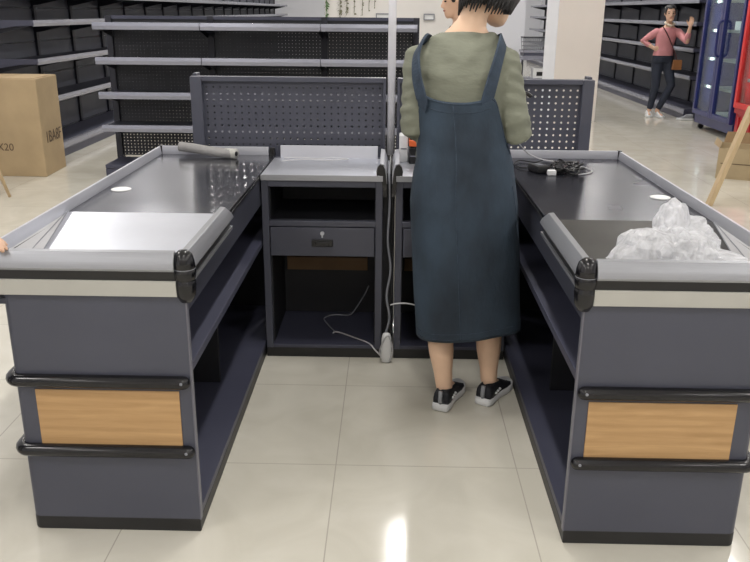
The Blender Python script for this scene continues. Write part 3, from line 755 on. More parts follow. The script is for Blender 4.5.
m = MB(); m.box(-.006, -.003, .015, .034, .008, .014); m.box(.004, .007, .015, .034, .008, .014); m.build('pin', M['steel_bright'], t)
pts = []
for k in range(46):
    a = k * .62; rr = .035 + .022 * math.sin(k * 1.7) + .012 * rnd.random()
    pts.append((.765 + rr * 1.15 * math.cos(a), 3.50 + rr * 1.9 * math.sin(a), ZT + .006 + .03 * abs(math.sin(k * .9)) * rnd.random() + .012 * (k / 46)))
cable('cable_coil', pts, .0042, M['black'], 'tangled black cable coil in the middle of the right counter', 5)
t = thing('power_adapter', 'black power adapter half buried in the cable coil on the right counter', 'adapter', (.735, 3.49, ZT))
m = MB(); m.box(-.024, .024, -.035, .035, 0, .03); bmesh.ops.transform(m.bm, matrix=Matrix.Rotation(-.5, 4, 'Z'), verts=m.bm.verts); m.build('housing', M['black'], t, bevel=.005)
cable('cable', [(.80, 3.42, ZT + .004), (.86, 3.47, ZT + .004), (.88, 3.54, ZT + .004), (.84, 3.62, ZT + .005), (.76, 3.70, ZT + .008), (.69, 3.76, ZT + .012), (.62, 3.74, ZT + .05), (.53, 3.50, 1.0), (.512, 3.33, 1.11)], .0032, M['cable_grey'], 'thin white cable looping over the right counter to the woman\'s hand')
cable('cable', [(.80, 3.50, ZT + .005), (.79, 3.66, ZT + .006), (.72, 3.76, ZT + .006), (.66, 3.70, ZT + .006), (.60, 3.74, ZT + .006), (.56, 3.66, ZT + .006), (.58, 3.56, ZT + .006), (.62, 3.53, ZT + .014)], .003, M['black'], 'thin black cable winding along the far end of the right counter')
cable('cable', [(-.50, 3.74, .8445), (-.44, 3.76, .8445), (-.34, 3.74, .8445), (-.27, 3.76, .8445), (-.20, 3.73, .8445), (-.30, 3.70, .8445), (-.42, 3.71, .8445), (-.50, 3.66, .8445)], .0032, M['cable_grey'], 'pale cable coiled on the steel top of the left cashier cabinet')
# cables down the gap and along the cabinet floor
cable('cable', [(-.010, 3.60, .86), (-.008, 3.42, .84), (-.004, 3.40, .70), (-.010, 3.39, .55), (.004, 3.385, .42), (-.012, 3.378, .30), (.002, 3.372, .2), (-.014, 3.362, .125)], .0055, M['cable_dim'], 'grey cable hanging down the gap between the cabinets to the white power strip')
cable('cable', [(.006, 3.58, .86), (.006, 3.42, .83), (.010, 3.41, .6), (-.002, 3.395, .45), (.010, 3.385, .32), (-.006, 3.378, .22), (.012, 3.364, .13)], .005, M['black'], 'black cable hanging down the gap between the cabinets')
t = thing('power_strip', 'white power strip standing on the floor at the gap between the cabinets', 'power strip', (-.010, 3.332, 0))
m = MB(); R = []
for z, w_, dd in ((0.0, .014, .010), (.004, .021, .016), (.05, .023, .018), (.115, .022, .017), (.135, .016, .012), (.14, .008, .006)):
    R.append([(w_ * (abs(math.cos(a)) ** .6) * (1 if math.cos(a) > 0 else -1), dd * (abs(math.sin(a)) ** .6) * (1 if math.sin(a) > 0 else -1), z) for a in [2 * PI * k / 20 for k in range(20)]])
m.loft(R); m.build('body', M['white'], t, smooth=True)
MB().tube(spline([(-.022, -.006, .02), (-.028, -.012, .06), (-.012, -.022, .11), (.006, -.022, .135), (.022, -.016, .10), (.028, -.01, .05), (.014, -.022, .012)], 5), .0035, 6).build('cord_loop', M['cable_grey'], t, smooth=True)
cable('cable', [(-.035, 3.335, .028), (-.06, 3.345, .05), (-.09, 3.385, .0665), (-.16, 3.45, .0665), (-.24, 3.515, .0665), (-.262, 3.50, .0665)], .0036, M['cable_grey'], 'white cable running from the power strip into the left cabinet')
cable('cable', [(-.255, 3.52, .067), (-.29, 3.60, .067), (-.318, 3.69, .067), (-.27, 3.74, .067), (-.20, 3.735, .067), (-.17, 3.72, .10), (-.12, 3.70, .19), (-.10, 3.70, .235)], .0032, M['cable_dim'], 'thin dark cable curling over the floor of the left cabinet')
cable('cable', [(.006, 3.362, .262), (.03, 3.352, .272), (.07, 3.35, .275), (.11, 3.352, .268), (.15, 3.36, .255), (.18, 3.37, .22), (.2, 3.38, .12), (.21, 3.40, .068)], .0036, M['cable_grey'], 'pale cable bowing from the gap across the right cabinet front')
# things on the right cabinet top
t = thing('label_printer', 'white upright box standing on the right cabinet beside the pole', 'printer', (.056, 3.74, .8385))
m = MB(); m.box(-.020, .020, -.04, .04, 0, .125); m.build('body', M['white'], t, bevel=.005)
m = MB(); m.box(-.014, .014, -.0415, -.04, .06, .066); m.build('paper_slot', M['cable_dim'], t)
t = thing('receipt_printer', 'black desktop device with an orange band on the right cabinet, left of the woman', 'printer', (.131, 3.72, .8385))
m = MB(); m.box(-.05, .09, -.06, .05, 0, .075); m.build('body', M['black'], t, bevel=.006)
m = MB(); m.box(-.051, .091, -.062, .052, .078, .108); m.build('band', M['orange'], t, bevel=.006)
m = MB(); m.box(-.048, .088, -.058, .048, .108, .145); m.build('upper_body', M['black'], t, bevel=.006)
m = MB(); m.box(-.045, .085, -.055, .045, .145, .172); m.build('paper_cover', M['white'], t, bevel=.006)
m = MB(); m.box(-.048, .088, -.061, -.058, .034, .038); m.build('seam', M['lip'], t)

# ------------------------------------------------------------------ people
def ring(c, rx, ry, R, F, n=28, sq=1.):
    c = V(c); out = []
    for k in range(n):
        a = 2 * PI * k / n; cs, sn = math.cos(a), math.sin(a)
        out.append(c + R * (rx * math.copysign(abs(cs) ** sq, cs)) + F * (ry * math.copysign(abs(sn) ** sq, sn)))
    return out
def torso(mb, rings, R, F):
    mb.loft([ring(c, rx, ry, R, F) for c, rx, ry in rings])
HEAD = [(-.118, .052, .022, .020), (-.108, .048, .036, .036), (-.085, .030, .050, .060), (-.045, .010, .061, .080), (0, .0, .069, .090), (.04, -.006, .073, .095), (.075, -.010, .066, .085), (.100, -.012, .046, .060), (.114, -.012, .020, .026)]
def head(mb, c, f, u):
    f = V(f).normalized(); u = V(u); u = (u - f * u.dot(f)).normalized(); r = f.cross(u)
    P = lambda x, y, z: V(c) + r * x + f * y + u * z
    mb.loft([ring(P(0, y, z), rx, ry, r, f, 22) for z, y, rx, ry in HEAD])
    mb.capsule([P(0, .082, .022), P(0, .096, -.012), P(0, .104, -.028)], [.009, .011, .014], 10)      # nose
    mb.capsule([P(-.013, .094, -.03), P(.013, .094, -.03)], .009, 8)
    mb.capsule([P(-.02, .078, -.062), P(.02, .078, -.062)], .011, 8)                                    # mouth mound
    mb.capsule([P(-.035, .078, .026), P(.035, .078, .026)], .010, 8)                                    # brow
    for s in (-1, 1):
        mb.ellipsoid(P(s * .074, -.008, -.004), (.010, .018, .032), Matrix((r, f, u)).transposed().to_3x3(), 10, 7)
    return P, r, f, u
def face_parts(P, r, f, u, par, off):
    for s in (-1, 1):
        m = MB(); m.ellipsoid(P(s * .032, .080, .004), (.013, .010, .0065), Matrix((r, f, u)).transposed().to_3x3(), 10, 7); m.build('eye', M['eye'], par, True, shift=off)
        m = MB(); m.capsule([P(s * .018, .091, .024), P(s * .034, .089, .029), P(s * .05, .076, .024)], .0032, 6); m.build('eyebrow', M['hair_short'], par, True, shift=off)
    m = MB(); m.capsule([P(-.02, .086, -.061), P(0, .091, -.060), P(.02, .086, -.061)], [.004, .0065, .004], 8); m.build('lips', M['lips'], par, True, shift=off)
def hair_cap(mb, P, back, side, front, thick=.012, jag=.0, seed=1):
    """shell over the skull; lower edge height by angle (0 = front)"""
    rr = random.Random(seed); n = 64; edges = []
    for k in range(n):
        a = 2 * PI * k / n; c = math.cos(a)   # c=1 front
        if c > .35: e = front + (side - front) * max(0, (.75 - c)) / .4 if c < .75 else front
        elif c > -.3: e = side
        else: e = side + (back - side) * min(1, (-.3 - c) / .45)
        edges.append(e + (rr.random() - .5) * jag)
    def prof(z):
        for (z0, y0, a0, b0), (z1, y1, a1, b1) in zip(HEAD, HEAD[1:]):
            if z0 <= z <= z1:
                t = (z - z0) / (z1 - z0); return y0 + (y1 - y0) * t, a0 + (a1 - a0) * t, b0 + (b1 - b0) * t
        return (HEAD[0] if z < HEAD[0][0] else HEAD[-1])[1:]
    def surf(k, z, th):
        a = 2 * PI * k / n; zz = max(z, -.03)
        y, rx, ry = prof(min(zz, .114)); bulge = 1 + .10 * max(0, -math.cos(a)) if z > -.02 else 1
        return P((rx + th) * math.sin(a), y + (ry + th) * bulge * math.cos(a), z)
    rows = 9; outer = []; inner = []
    for j in range(rows):
        t = j / (rows - 1)
        outer.append([surf(k, edges[k] + (.112 - edges[k]) * t ** .8, thick * (1.0 if j else .55)) + (P(0, 0, thick) - P(0, 0, 0)) * t for k in range(n)])
        inner.append([surf(k, edges[k] + (.10 - edges[k]) * t ** .8, -.004) for k in range(n)])
    mb.loft(inner[::-1] + outer)
def hand(mb, wrist, direction, palm_n, curl, side, s=1.):
    """palm + five separate fingers; palm_n points out of the palm; side=+1 puts the thumb along direction x palm_n"""
    d = V(direction).normalized(); n = V(palm_n); n = (n - d * n.dot(d)).normalized(); t = d.cross(n) * side; w = V(wrist)
    P = lambda a, b, c: w + (d * a + t * b + n * c) * s
    mb.loft([[P(a, hw * math.cos(x), hd * math.sin(x)) for x in [2 * PI * k / 14 for k in range(14)]] for a, hw, hd in ((-.02, .024, .020), (.01, .029, .017), (.045, .040, .015), (.075, .041, .013), (.088, .036, .010))])
    for b, ln, r in ((.031, .070, .0085), (.0105, .078, .0088), (-.0105, .073, .0084), (-.030, .058, .0076)):
        p = P(.078, b, 0); a = curl * .35; pts = [p]; q = p
        for seg in (.45, .32, .23):
            q = q + (d * math.cos(a) + n * math.sin(a)) * ln * seg * s; pts.append(q); a += curl
        mb.capsule(pts, [r * s, r * .97 * s, r * .9 * s, r * .8 * s], 10)
    a = .25
    mb.capsule([P(.012, .022, .004), P(.045, .052, .014), P(.070, .060, .022 + .02 * curl), P(.088, .056, .03 + .03 * curl)], [.014 * s, .0115 * s, .0098 * s, .0085 * s], 10)
def shoe(par, off, heel, toe, up_mat, sole_mat, tab=True, h=.075, sole_h=.03, half=.042):
    heel, toe = V((heel[0], heel[1], 0)), V((toe[0], toe[1], 0)); L = (toe - heel).length; f = (toe - heel) / L; r = V((f.y, -f.x, 0))
    prof = [(0, .55), (.03, .72), (.12, .80), (.3, .76), (.45, .80), (.62, 1.0), (.78, 1.0), (.9, .78), (.97, .45), (1., .12)]
    def line(z, k, flare=0): 
        A = [heel + f * (t * L * (1 + flare * .03) - flare * .006) + r * (w_ * half * k) + V((0, 0, z)) for t, w_ in prof]
        B = [heel + f * (t * L * (1 + flare * .03) - flare * .006) - r * (w_ * half * k) + V((0, 0, z)) for t, w_ in prof[::-1]]
        return A + B
    m = MB(); m.loft([line(0.002, .95), line(.008, 1.06, 1), (line(sole_h, 1.03, .7)), line(sole_h + .002, .9)]); m.build('sole', sole_mat, par, True, shift=off)
    rings = []
    n = len(prof)
    for q, kw in ((0, 1.0), (.4, 1.0), (.75, .9), (1.0, .72)):
        A = []
        for sgn, seq in ((1, prof), (-1, prof[::-1])):
            for t, w_ in seq:
                top = h if t < .42 else (h - (h - .048) * min(1, (t - .42) / .3) if t < .72 else .048 - .02 * (t - .72) / .28)
                zz = sole_h + (top - sole_h) * q
                ky = kw if t < .5 else kw * (1 - .25 * q)
                tt = t if t < .5 else t - (.06 * q)
                A.append(heel + f * (max(tt, .015 + .02 * q) * L) + r * (sgn * w_ * half * ky * .98) + V((0, 0, zz)))
        rings.append(A)
    m = MB(); m.loft(rings); m.build('shoe_upper', up_mat, par, True, shift=off)
    if tab:
        m = MB(); m.tube([heel + f * .006 + V((0, 0, sole_h)), heel - f * .001 + V((0, 0, .052)), heel + f * .005 + V((0, 0, h + .004))], .0085, 8); m.build('heel_tab', M['tab'], par, True, shift=off)
        for sgn in (1, -1):
            m = MB()
            for k in range(3):
                c = heel + f * (.052 + .018 * k) + r * (sgn * half * .80) + V((0, 0, .046 + .002 * k)); m.ellipsoid(c, (.007, .007, .005), None, 8, 6)
            m.build('side_mark', M['sole'], par, True, shift=off)

# ---- the woman in the denim pinafore
def build_woman():
    base = V((.30, 2.98, 0))
    t = thing('person', 'woman in long denim pinafore and olive top, back turned, standing between the counters', 'person', base)
    an = math.radians(9); F = V((math.sin(an), math.cos(an), 0)); R = V((math.cos(an), -math.sin(an), 0))
    B = MB()
    T = [((.285, 2.99, .72), .155, .125), ((.275, 2.99, .85), .155, .12), ((.258, 3.0, 1.0), .135, .095), ((.250, 3.01, 1.12), .138, .096), ((.245, 3.02, 1.22), .150, .098), ((.247, 3.035, 1.30), .155, .092), ((.252, 3.05, 1.36), .130, .070), ((.262, 3.068, 1.41), .098, .050), ((.272, 3.08, 1.445), .066, .050), ((.288, 3.092, 1.475), .054, .052), ((.312, 3.11, 1.53), .050, .052)]
    torso(B, T, R, F)
    P, r, f, u = head(B, (.372, 3.15, 1.582), (.66, .62, -.42), (.12, .2, 1))
    for s, hip, knee, calf, ank, toe in ((-1, (.215, 2.99, .74), (.208, 2.995, .47), (.198, 2.955, .33), (.224, 2.925, .085), (.262, 3.015, .045)), (1, (.355, 2.99, .74), (.392, 3.005, .47), (.394, 2.975, .33), (.408, 2.985, .09), (.448, 3.045, .045))):
        B.capsule([hip, ((V(hip) + V(knee)) / 2), knee, (V(knee) + V(calf)) / 2, calf, (V(calf) * .55 + V(ank) * .45), (V(calf) * .22 + V(ank) * .78), ank], [.088, .075, .058, .054, .0545, .049, .037, .034], 16)
        B.capsule([ank, V(ank) * .4 + V(toe) * .6 - V((0, 0, .02)), toe], [.033, .026, .016], 12)
    arms = {}
    for s, sh, el, wr in ((-1, (.106, 3.055, 1.312), (.082, 3.0, 1.10), (.175, 3.19, 1.03)), (1, (.396, 3.025, 1.310), (.455, 2.955, 1.085), (.495, 3.19, 1.125))):
        B.capsule([sh, (V(sh) + V(el)) / 2, el], [.040, .036, .027], 14); B.capsule([el, (V(el) + V(wr)) / 2, wr], [.027, .028, .025], 14)
    hand(B, (.497, 3.20, 1.128), (.04, .80, .50), (-.9, .1, .1), .75, -1, .92)
    hand(B, (.185, 3.205, 1.03), (.55, .80, .15), (.3, -.2, .9), .6, 1, .92)
    body = link('body', shift_mesh(remesh(B, 'body', .0052, 3), base), M['skin_leg'], t)
    face_parts(P, r, f, u, t, base)
    H = MB(); hair_cap(H, P, -.098, -.090, .05, .030, .022, 3)
    hr = H.build('hair', M['hair'], t, True, shift=base)
    # loose jagged locks along the nape
    Lk = MB(); q = random.Random(5)
    for k in range(26):
        a = PI + (k / 25 - .5) * 2.9; rx, ry = .094, .118
        z = -.068 - .03 * q.random() - .02 * math.cos(a - PI)
        p0 = P(rx * math.sin(a), -.008 + ry * math.cos(a), -.02); p1 = P((rx + .004) * math.sin(a), -.008 + (ry + .002) * math.cos(a), -.055); p2 = P((rx - .008) * math.sin(a + .08), -.008 + (ry - .008) * math.cos(a + .08), z - .03)
        Lk.tube([p0, p1, p2], [.011, .010, .002], 6)
    Lk.build('hair_lock', M['hair'], hr, True, shift=base)
    # olive knit top
    S = MB()
    TS = [((.256, 3.0, .98), .168, .128), ((.252, 3.005, 1.06), .160, .118), ((.248, 3.012, 1.14), .158, .112), ((.245, 3.02, 1.22), .165, .112), ((.246, 3.03, 1.29), .172, .106), ((.251, 3.045, 1.345), .166, .091), ((.257, 3.058, 1.385), .150, .075), ((.264, 3.068, 1.412), .122, .062), ((.270, 3.076, 1.430), .098, .057)]
    torso(S, TS, R, F)
    for s, sh, el, wr in ((-1, (.098, 3.055, 1.328), (.082, 3.0, 1.10), (.172, 3.18, 1.032)), (1, (.402, 3.025, 1.326), (.455, 2.955, 1.085), (.492, 3.165, 1.118))):
        sh, el, wr = V(sh), V(el), V(wr)
        n1 = [sh.lerp(el, k / 9) for k in range(10)]; n2 = [el.lerp(wr, k / 6) for k in range(1, 7)]
        path = n1 + n2; rad = [.060, .0585, .057, .0565, .0555, .0545, .0535, .053, .0525, .0515] + [.050, .048, .045, .042, .039, .036]
        rad = [x + (.0026 if i % 2 else -.0010) * (1 if i > 4 else .4) for i, x in enumerate(rad)]
        S.capsule(path, rad, 18)
    me = remesh(S, 'shirt', .007, 3)
    bmv = bmesh.new(); bmv.from_mesh(me); bmv.normal_update()
    for v in bmv.verts:                                            # soft folds
        p = v.co; arm = abs(p.x - .25) > .16
        k = math.sin((p.z * (120 if arm else 66) + noise.noise(p * 9) * 3.2 + (p.y * 40 if arm else abs(p.x - .25) * -26))) 
        amp = (.0024 + .0014 * noise.noise(p * 14)) if arm else (.0026 if 1.26 < p.z < 1.43 else .0010)
        v.co = p + v.normal * (k * amp + noise.noise(p * 22) * .0016)
    bmv.to_mesh(me); bmv.free()
    sh_ = link('long_sleeve_top', shift_mesh(me, base), M['olive'], t)
    # pinafore dress
    DR = [(.262, (.318, 2.985), .200, .166), (.30, (.317, 2.985), .199, .167), (.42, (.308, 2.985), .200, .166), (.58, (.296, 2.985), .201, .166), (.72, (.284, 2.985), .201, .166), (.82, (.276, 2.987), .198, .163), (.92, (.271, 2.992), .185, .153), (1.0, (.268, 2.998), .171, .143), (1.08, (.261, 3.004), .166, .132), (1.16, (.250, 3.012), .171, .124), (1.24, (.246, 3.022), .178, .122), (1.32, (.248, 3.035), .180, .115)]
    def at(z, a, ex=0.):
        z_ = max(DR[0][0], min(z, DR[-1][0]))
        for d0_, d1_ in zip(DR, DR[1:]):
            if d0_[0] <= z_ <= d1_[0]:
                q_ = (z_ - d0_[0]) / (d1_[0] - d0_[0]); break
        L_ = lambda i, j=None: (d0_[i] + (d1_[i] - d0_[i]) * q_) if j is None else (d0_[i][j] + (d1_[i][j] - d0_[i][j]) * q_)
        c = V((L_(1, 0), L_(1, 1), z)); rx, ry = L_(2) + ex, L_(3) + ex
        # a = 0 is the back, positive towards the right-hand side
        sn, cs = math.sin(a), math.cos(a)
        return c + R * (rx * math.copysign(abs(sn) ** .9, sn)) - F * (ry * math.copysign(abs(cs) ** .9, cs))
    def top(a):
        b = abs(math.degrees(a)); fb = 180 - b
        if b < 40: return 1.196 + .020 * (b / 40) ** 2
        if b < 82: q_ = (b - 40) / 42; return 1.216 - .20 * (q_ * q_ * (3 - 2 * q_))
        if fb > 75: return 1.016
        q_ = (75 - fb) / 40; q_ = max(0, min(1, q_)); return 1.016 + .25 * q_
    n = 120; rows = 46
    def fold(z, a):
        low = max(0, (1.0 - z)); return .006 * low * math.sin(a * 5 + 1.0 + z * 2.2) + .0035 * noise.noise(V((math.cos(a) * 2, math.sin(a) * 2, z * 5))) + (.002 * math.sin(z * 55 + a * 3) if .95 < z < 1.1 else 0)
    outer, inner = [], []
    for j in range(rows):
        q_ = j / (rows - 1); ro_, ri_ = [], []
        for k in range(n):
            a = -PI + 2 * PI * k / n; z0 = .312 + .012 * math.sin(a * 2 + .5) + .018 * math.sin(a)
            z = z0 + (top(a) - z0) * q_
            e = fold(z, a) + .004; ro_.append(at(z, a, e)); ri_.append(at(z, a, e - .006))
        outer.append(ro_); inner.append(ri_)
    D = MB(); D.loft(outer + inner[::-1], cap=False)
    # close hem
    D.bm.verts.ensure_lookup_table()
    nv = n * rows
    for k in range(n):
        k2 = (k + 1) % n; D.bm.faces.new((D.bm.verts[k], D.bm.verts[k2], D.bm.verts[nv + (rows - 1) * n + k2], D.bm.verts[nv + (rows - 1) * n + k]))
    dress = D.build('pinafore_dress', M['denim'], t, True, shift=base)
    # seams and hems
    def seam(pts, name, rad=.0022, mat='stitch'):
        m = MB(); m.tube(pts, rad, 6); m.build(name, M[mat], dress, True, shift=base)
    seam([at(z, -.06, fold(z, -.06) + .0045) for z in [.325 + .86 * k / 40 for k in range(41)]], 'back_seam')
    for dz, nm in ((.012, 'hem_stitching'), (.034, 'hem_stitching')):
        seam([at(.312 + .012 * math.sin(a * 2 + .5) + .018 * math.sin(a) + dz, a, fold(.30, a) + .0045) for a in [-PI + 2 * PI * k / 90 for k in range(91)]], nm, .0018)
    for dz in (-.006, -.036): seam([at(top(a) + dz, a, fold(1.19, a) + .0045) for a in [math.radians(-40 + 80 * k / 20) for k in range(21)]], 'bib_stitching', .0017)
    seam([at(top(a) - .008, a, fold(1.1, a) + .0045) for a in [math.radians(40 + 44 * k / 14) for k in range(15)]], 'armhole_stitching', .002)
    seam([at(z, math.radians(76 - (z - .72) * 45), fold(z, 1.3) + .005) for z in [.70 + .20 * k / 10 for k in range(11)]], 'pocket_edge', .003)
    # straps over the shoulders
    def strap(pts, name):
        ps = spline(pts, 6); m = MB(); A = []
        for i, p in enumerate(ps):
            tg = (ps[min(i + 1, len(ps) - 1)] - ps[max(i - 1, 0)]).normalized()
            nrm = (p - V((.25, 3.06, min(p.z, 1.34)))).normalized(); nrm = (nrm - tg * nrm.dot(tg)).normalized(); sd = tg.cross(nrm)
            A.append([p + sd * .0235 + nrm * -.004, p + sd * .0235 + nrm * .004, p - sd * .0235 + nrm * .004, p - sd * .0235 - nrm * .004])
        m.loft(A); o = m.build(name, M['denim_light'], dress, False, shift=base)
    strap([(.332, 2.93, 1.165), (.334, 2.902, 1.195), (.339, 2.898, 1.225), (.353, 2.910, 1.28), (.372, 2.940, 1.345), (.388, 2.985, 1.392), (.394, 3.04, 1.405), (.380, 3.10, 1.385), (.345, 3.14, 1.33), (.325, 3.15, 1.24)], 'shoulder_strap')
    strap([(.110, 2.95, 1.165), (.107, 2.928, 1.195), (.099, 2.927, 1.225), (.086, 2.944, 1.28), (.083, 2.975, 1.345), (.098, 3.015, 1.388), (.118, 3.06, 1.402), (.138, 3.115, 1.385), (.165, 3.155, 1.33), (.19, 3.16, 1.24)], 'shoulder_strap')
    for hl, te in (((.206, 2.862), (.298, 3.098)), ((.378, 2.918), (.505, 3.125))):
        shoe(t, base, hl, te, M['shoe'], M['sole'], True, .082, .032, .044)
    return t
build_woman()
o = cable('handheld_cable_end', [(.498, 3.30, 1.175), (.512, 3.305, 1.19), (.535, 3.30, 1.192), (.556, 3.295, 1.18)], .0085, M['black'], 'black cable connector held up in the woman\'s right hand', 4, 'connector')

# ---- generic clothed figure
def build_person(label, base, R, F, T, hd, arms, legs, feet, mats, hair, voxel=.008, sleeve=1., collar=False, hands=(.5, .5)):
    base = V(base); t = thing('person', label, 'person', base); R, F = V(R).normalized(), V(F).normalized()
    B = MB(); torso(B, T, R, F); P, r, f, u = head(B, *hd)
    for (sh, el, wr, hdirc, hn, side), cu in zip(arms, hands):
        B.capsule([sh, V(sh).lerp(V(el), .5), el], [.044, .041, .034], 12); B.capsule([el, V(el).lerp(V(wr), .4), wr], [.035, .035, .025], 12); hand(B, wr, hdirc, hn, cu, side, .95)
    for hip, knee, ank in legs:
        B.capsule([hip, knee], [.075, .05], 12); B.capsule([knee, V(knee).lerp(V(ank), .35), ank], [.05, .05, .032], 12)
    for (hl, te), (_, _, ank) in zip(feet, legs):
        h3, t3 = V((*hl[:2], .05)), V((*te[:2], .035)); B.capsule([ank, h3.lerp(t3, .35), h3.lerp(t3, .8)], [.032, .028, .02], 10)
    link('body', shift_mesh(remesh(B, 'body', voxel, 3), base), M['skin'], t)
    face_parts(P, r, f, u, t, base)
    H = MB(); hair_cap(H, P, *hair); H.build('hair', M[mats[3]], t, True, shift=base)
    S = MB(); torso(S, [(c, a + .014, b + .014) for c, a, b in T if c[2] < T[-1][0][2] - .085 and c[2] > legs[0][0][2] + .02], R, F)
    for sh, el, wr, *_ in arms:
        sh, el, wr = V(sh), V(el), V(wr); e2 = el.lerp(wr, max(.02, (sleeve - .5) * 2))
        S.capsule([sh, sh.lerp(el, .5), el, e2], [.058, .054, .047, .041], 12)
    link('top', shift_mesh(remesh(S, 'top', voxel, 3), base), M[mats[0]], t)
    Q = MB(); z1 = legs[0][0][2] + .14
    torso(Q, [(c, a + .012, b + .012) for c, a, b in T if c[2] < z1], R, F)
    for hip, knee, ank in legs:
        e = V(knee).lerp(V(ank), .86); Q.capsule([V(hip), V(hip).lerp(V(knee), .5), V(knee), V(knee).lerp(e, .5), e], [.088, .076, .062, .056, .044], 14)
    link('trousers', shift_mesh(remesh(Q, 'trousers', voxel, 3), base), M[mats[1]], t)
    for hl, te in feet: shoe(t, base, hl, te, M[mats[2]], M['sole'], False, .085, .03, .046)
    return t, P
# young woman in pink leaning by the right-hand shelving
g, P = build_person('young woman in pink top and dark jeans leaning by the right-hand shelves', (3.98, 12.40, 0), (1, .1, 0), (-.1, -1, 0),
    [((4.0, 12.42, .80), .150, .10), ((3.995, 12.42, .90), .145, .10), ((4.0, 12.42, 1.02), .125, .085), ((4.01, 12.42, 1.14), .140, .09), ((4.025, 12.42, 1.24), .15, .085), ((4.035, 12.42, 1.30), .11, .065), ((4.035, 12.42, 1.335), .06, .05), ((4.03, 12.41, 1.37), .047, .047), ((4.02, 12.395, 1.42), .046, .046)],
    ((4.018, 12.375, 1.502), (-.12, -.95, -.06), (-.05, 0, 1)),
    (((3.865, 12.42, 1.235), (3.685, 12.46, 1.105), (3.835, 12.36, 1.005), (.9, -.15, -.25), (.1, .9, .1), 1), ((4.185, 12.42, 1.235), (4.22, 12.12, 1.115), (4.225, 12.06, 1.325), (.1, -.05, .9), (-.5, -.6, .1), -1)),
    (((3.925, 12.42, .80), (3.925, 12.38, .45), (3.885, 12.42, .09)), ((4.075, 12.42, .80), (4.135, 12.32, .47), (3.985, 12.36, .09))),
    (((3.875, 12.46), (3.85, 12.24)), ((3.985, 12.40), (4.03, 12.18))),
    ('pink', 'jeans', 'sole', 'hair'), (-.06, -.015, .07, .010, .012, 4), .0085, .74)
m = MB(); off = V((3.98, 12.40, 0))
m.tube(spline([(3.93, 12.36, 1.315), (3.98, 12.30, 1.22), (4.06, 12.295, 1.08), (4.13, 12.30, .95), (4.17, 12.31, .85)], 5), .008, 6); m2 = m
b = thing('handbag', 'small tan handbag on a thin strap, worn by the young woman in pink', 'handbag', (4.18, 12.30, .70))
m2.build('strap', M['strap'], b, True, shift=(4.18, 12.30, .70))
m = MB(); m.hexa([(-.075, -.03, .0), (.075, -.03, 0), (.075, .03, 0), (-.075, .03, 0), (-.06, -.025, .14), (.06, -.025, .14), (.06, .025, .14), (-.06, .025, .14)]); m.build('body', M['leather'], b, bevel=.015)
m = MB(); m.hexa([(-.066, -.036, .05), (.066, -.036, .05), (.066, -.028, .05), (-.066, -.028, .05), (-.062, -.031, .145), (.062, -.031, .145), (.062, .02, .145), (-.062, .02, .145)]); m.build('flap', M['leather'], b, bevel=.006)
m = MB(); m.tube([V(p) for p in ((3.985, 12.335, 1.345), (4.035, 12.325, 1.325), (4.09, 12.345, 1.35), (4.085, 12.45, 1.37), (3.985, 12.45, 1.37), (3.975, 12.36, 1.35))], .016, 8); m.build('collar', M['cream'], g, True, shift=off)
g.location += V((.05, .20, 0)); b.location += V((.05, .20, 0))
# man in profile behind the screens
build_person('man with cropped hair seen in profile behind the woman, wearing a dark navy top', (.49, 6.3, 0), (.1, 1, 0), (-1, .1, 0),
    [((.50, 6.3, .86), .155, .115), ((.50, 6.3, .98), .15, .11), ((.505, 6.3, 1.12), .15, .105), ((.51, 6.3, 1.26), .165, .11), ((.51, 6.3, 1.36), .155, .095), ((.505, 6.3, 1.40), .09, .07), ((.50, 6.3, 1.435), .058, .058), ((.49, 6.3, 1.47), .053, .055), ((.475, 6.3, 1.51), .05, .053)],
    ((.455, 6.3, 1.575), (-1, -.12, -.12), (0, 0, 1)),
    (((.52, 6.12, 1.33), (.55, 6.08, 1.06), (.48, 6.1, .84), (-.2, 0, -1), (-.2, 1, 0), 1), ((.52, 6.48, 1.33), (.55, 6.52, 1.06), (.48, 6.5, .84), (-.2, 0, -1), (-.2, -1, 0), -1)),
    (((.50, 6.21, .86), (.50, 6.2, .48), (.53, 6.2, .09)), ((.50, 6.39, .86), (.48, 6.4, .48), (.52, 6.4, .09))),
    (((.57, 6.2), (.31, 6.18)), ((.56, 6.4), (.30, 6.42))),
    ('navy_cloth', 'black_cloth', 'shoe', 'hair_short'), (-.045, -.01, .06, .006, .006, 6), .010, 1.)
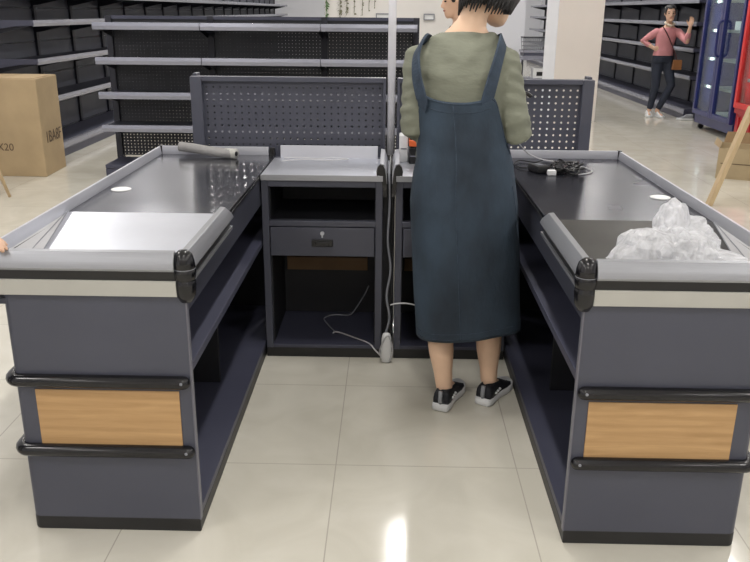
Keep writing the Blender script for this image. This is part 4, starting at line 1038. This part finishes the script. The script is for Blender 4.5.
# person in black mostly hidden beyond the navy cooler
build_person('person in black mostly hidden beyond the navy cooler, one hand reaching out past its edge', (4.64, 11.84, 0), (1, 0, 0), (0, 1, 0),
    [((4.62, 11.84, .84), .145, .10), ((4.62, 11.84, .96), .14, .10), ((4.62, 11.84, 1.10), .135, .095), ((4.62, 11.84, 1.23), .15, .095), ((4.62, 11.84, 1.32), .14, .08), ((4.62, 11.84, 1.365), .08, .06), ((4.62, 11.845, 1.40), .055, .055), ((4.62, 11.85, 1.43), .05, .05), ((4.62, 11.86, 1.49), .048, .05)],
    ((4.62, 11.87, 1.56), (-.1, 1, -.05), (0, 0, 1)),
    (((4.47, 11.84, 1.29), (4.50, 12.02, 1.18), (4.47, 12.16, 1.345), (-.02, .3, .9), (-.8, -.5, 0), 1), ((4.77, 11.84, 1.29), (4.80, 11.84, 1.03), (4.77, 11.92, .82), (0, .2, -1), (-1, 0, 0), -1)),
    (((4.55, 11.84, .84), (4.54, 11.86, .46), (4.54, 11.84, .09)), ((4.69, 11.84, .84), (4.70, 11.86, .46), (4.70, 11.84, .09))),
    (((4.54, 11.78), (4.52, 12.03)), ((4.70, 11.78), (4.72, 12.03))),
    ('black_cloth', 'black_cloth', 'shoe', 'hair'), (-.05, -.03, .055, .012, .01, 8), .010, 1., hands=(.9, .5))
# pale shoe-like shape on the floor beside the shelving base
# ---- hand on the left counter's corner: a person standing outside the frame
def build_edge_person():
    base = V((-1.46, 1.96, 0))
    build_person('person at the left edge with fingertips resting on the left counter corner', base, (.35, 1, 0), (1, -.35, 0),
        [((-1.50, 1.93, .86), .155, .115), ((-1.50, 1.93, .98), .15, .11), ((-1.50, 1.93, 1.12), .15, .105), ((-1.50, 1.93, 1.26), .165, .11), ((-1.50, 1.93, 1.36), .155, .095), ((-1.50, 1.93, 1.40), .09, .07), ((-1.49, 1.93, 1.435), .058, .058), ((-1.48, 1.925, 1.47), .053, .055), ((-1.46, 1.92, 1.53), .05, .053)],
        ((-1.44, 1.915, 1.598), (1, -.3, -.15), (0, 0, 1)),
        (((-1.47, 2.13, 1.32), (-1.40, 2.24, 1.08), (-1.162, 2.075, .932), (.92, -.16, -.20), (-.25, 0, -1), -1), ((-1.53, 1.74, 1.32), (-1.56, 1.68, 1.06), (-1.50, 1.70, .84), (.2, 0, -1), (-.2, 1, 0), 1)),
        (((-1.49, 2.02, .86), (-1.48, 2.02, .48), (-1.50, 2.02, .09)), ((-1.51, 1.84, .86), (-1.50, 1.84, .48), (-1.52, 1.83, .09))),
        (((-1.54, 2.03), (-1.29, 1.98)), ((-1.56, 1.83), (-1.31, 1.77))),
        ('navy_cloth', 'black_cloth', 'shoe', 'hair_short'), (-.045, -.01, .06, .006, .006, 9), .007, .8, hands=(.25, .4))
build_edge_person()
t = thing('sneaker', 'pale grey shoe on the floor between right-hand shelving and navy cooler', 'shoe', (4.40, 12.05, 0))
shoe(t, (4.40, 12.05, 0), (4.45, 12.16), (4.22, 12.20), M['tab'], M['sole'], False, .09, .03, .05)

# ------------------------------------------------------------------ view
sc = bpy.context.scene
sc.view_settings.view_transform = 'Standard'
sc.view_settings.exposure = 0.08
sc.cycles.max_bounces = 8
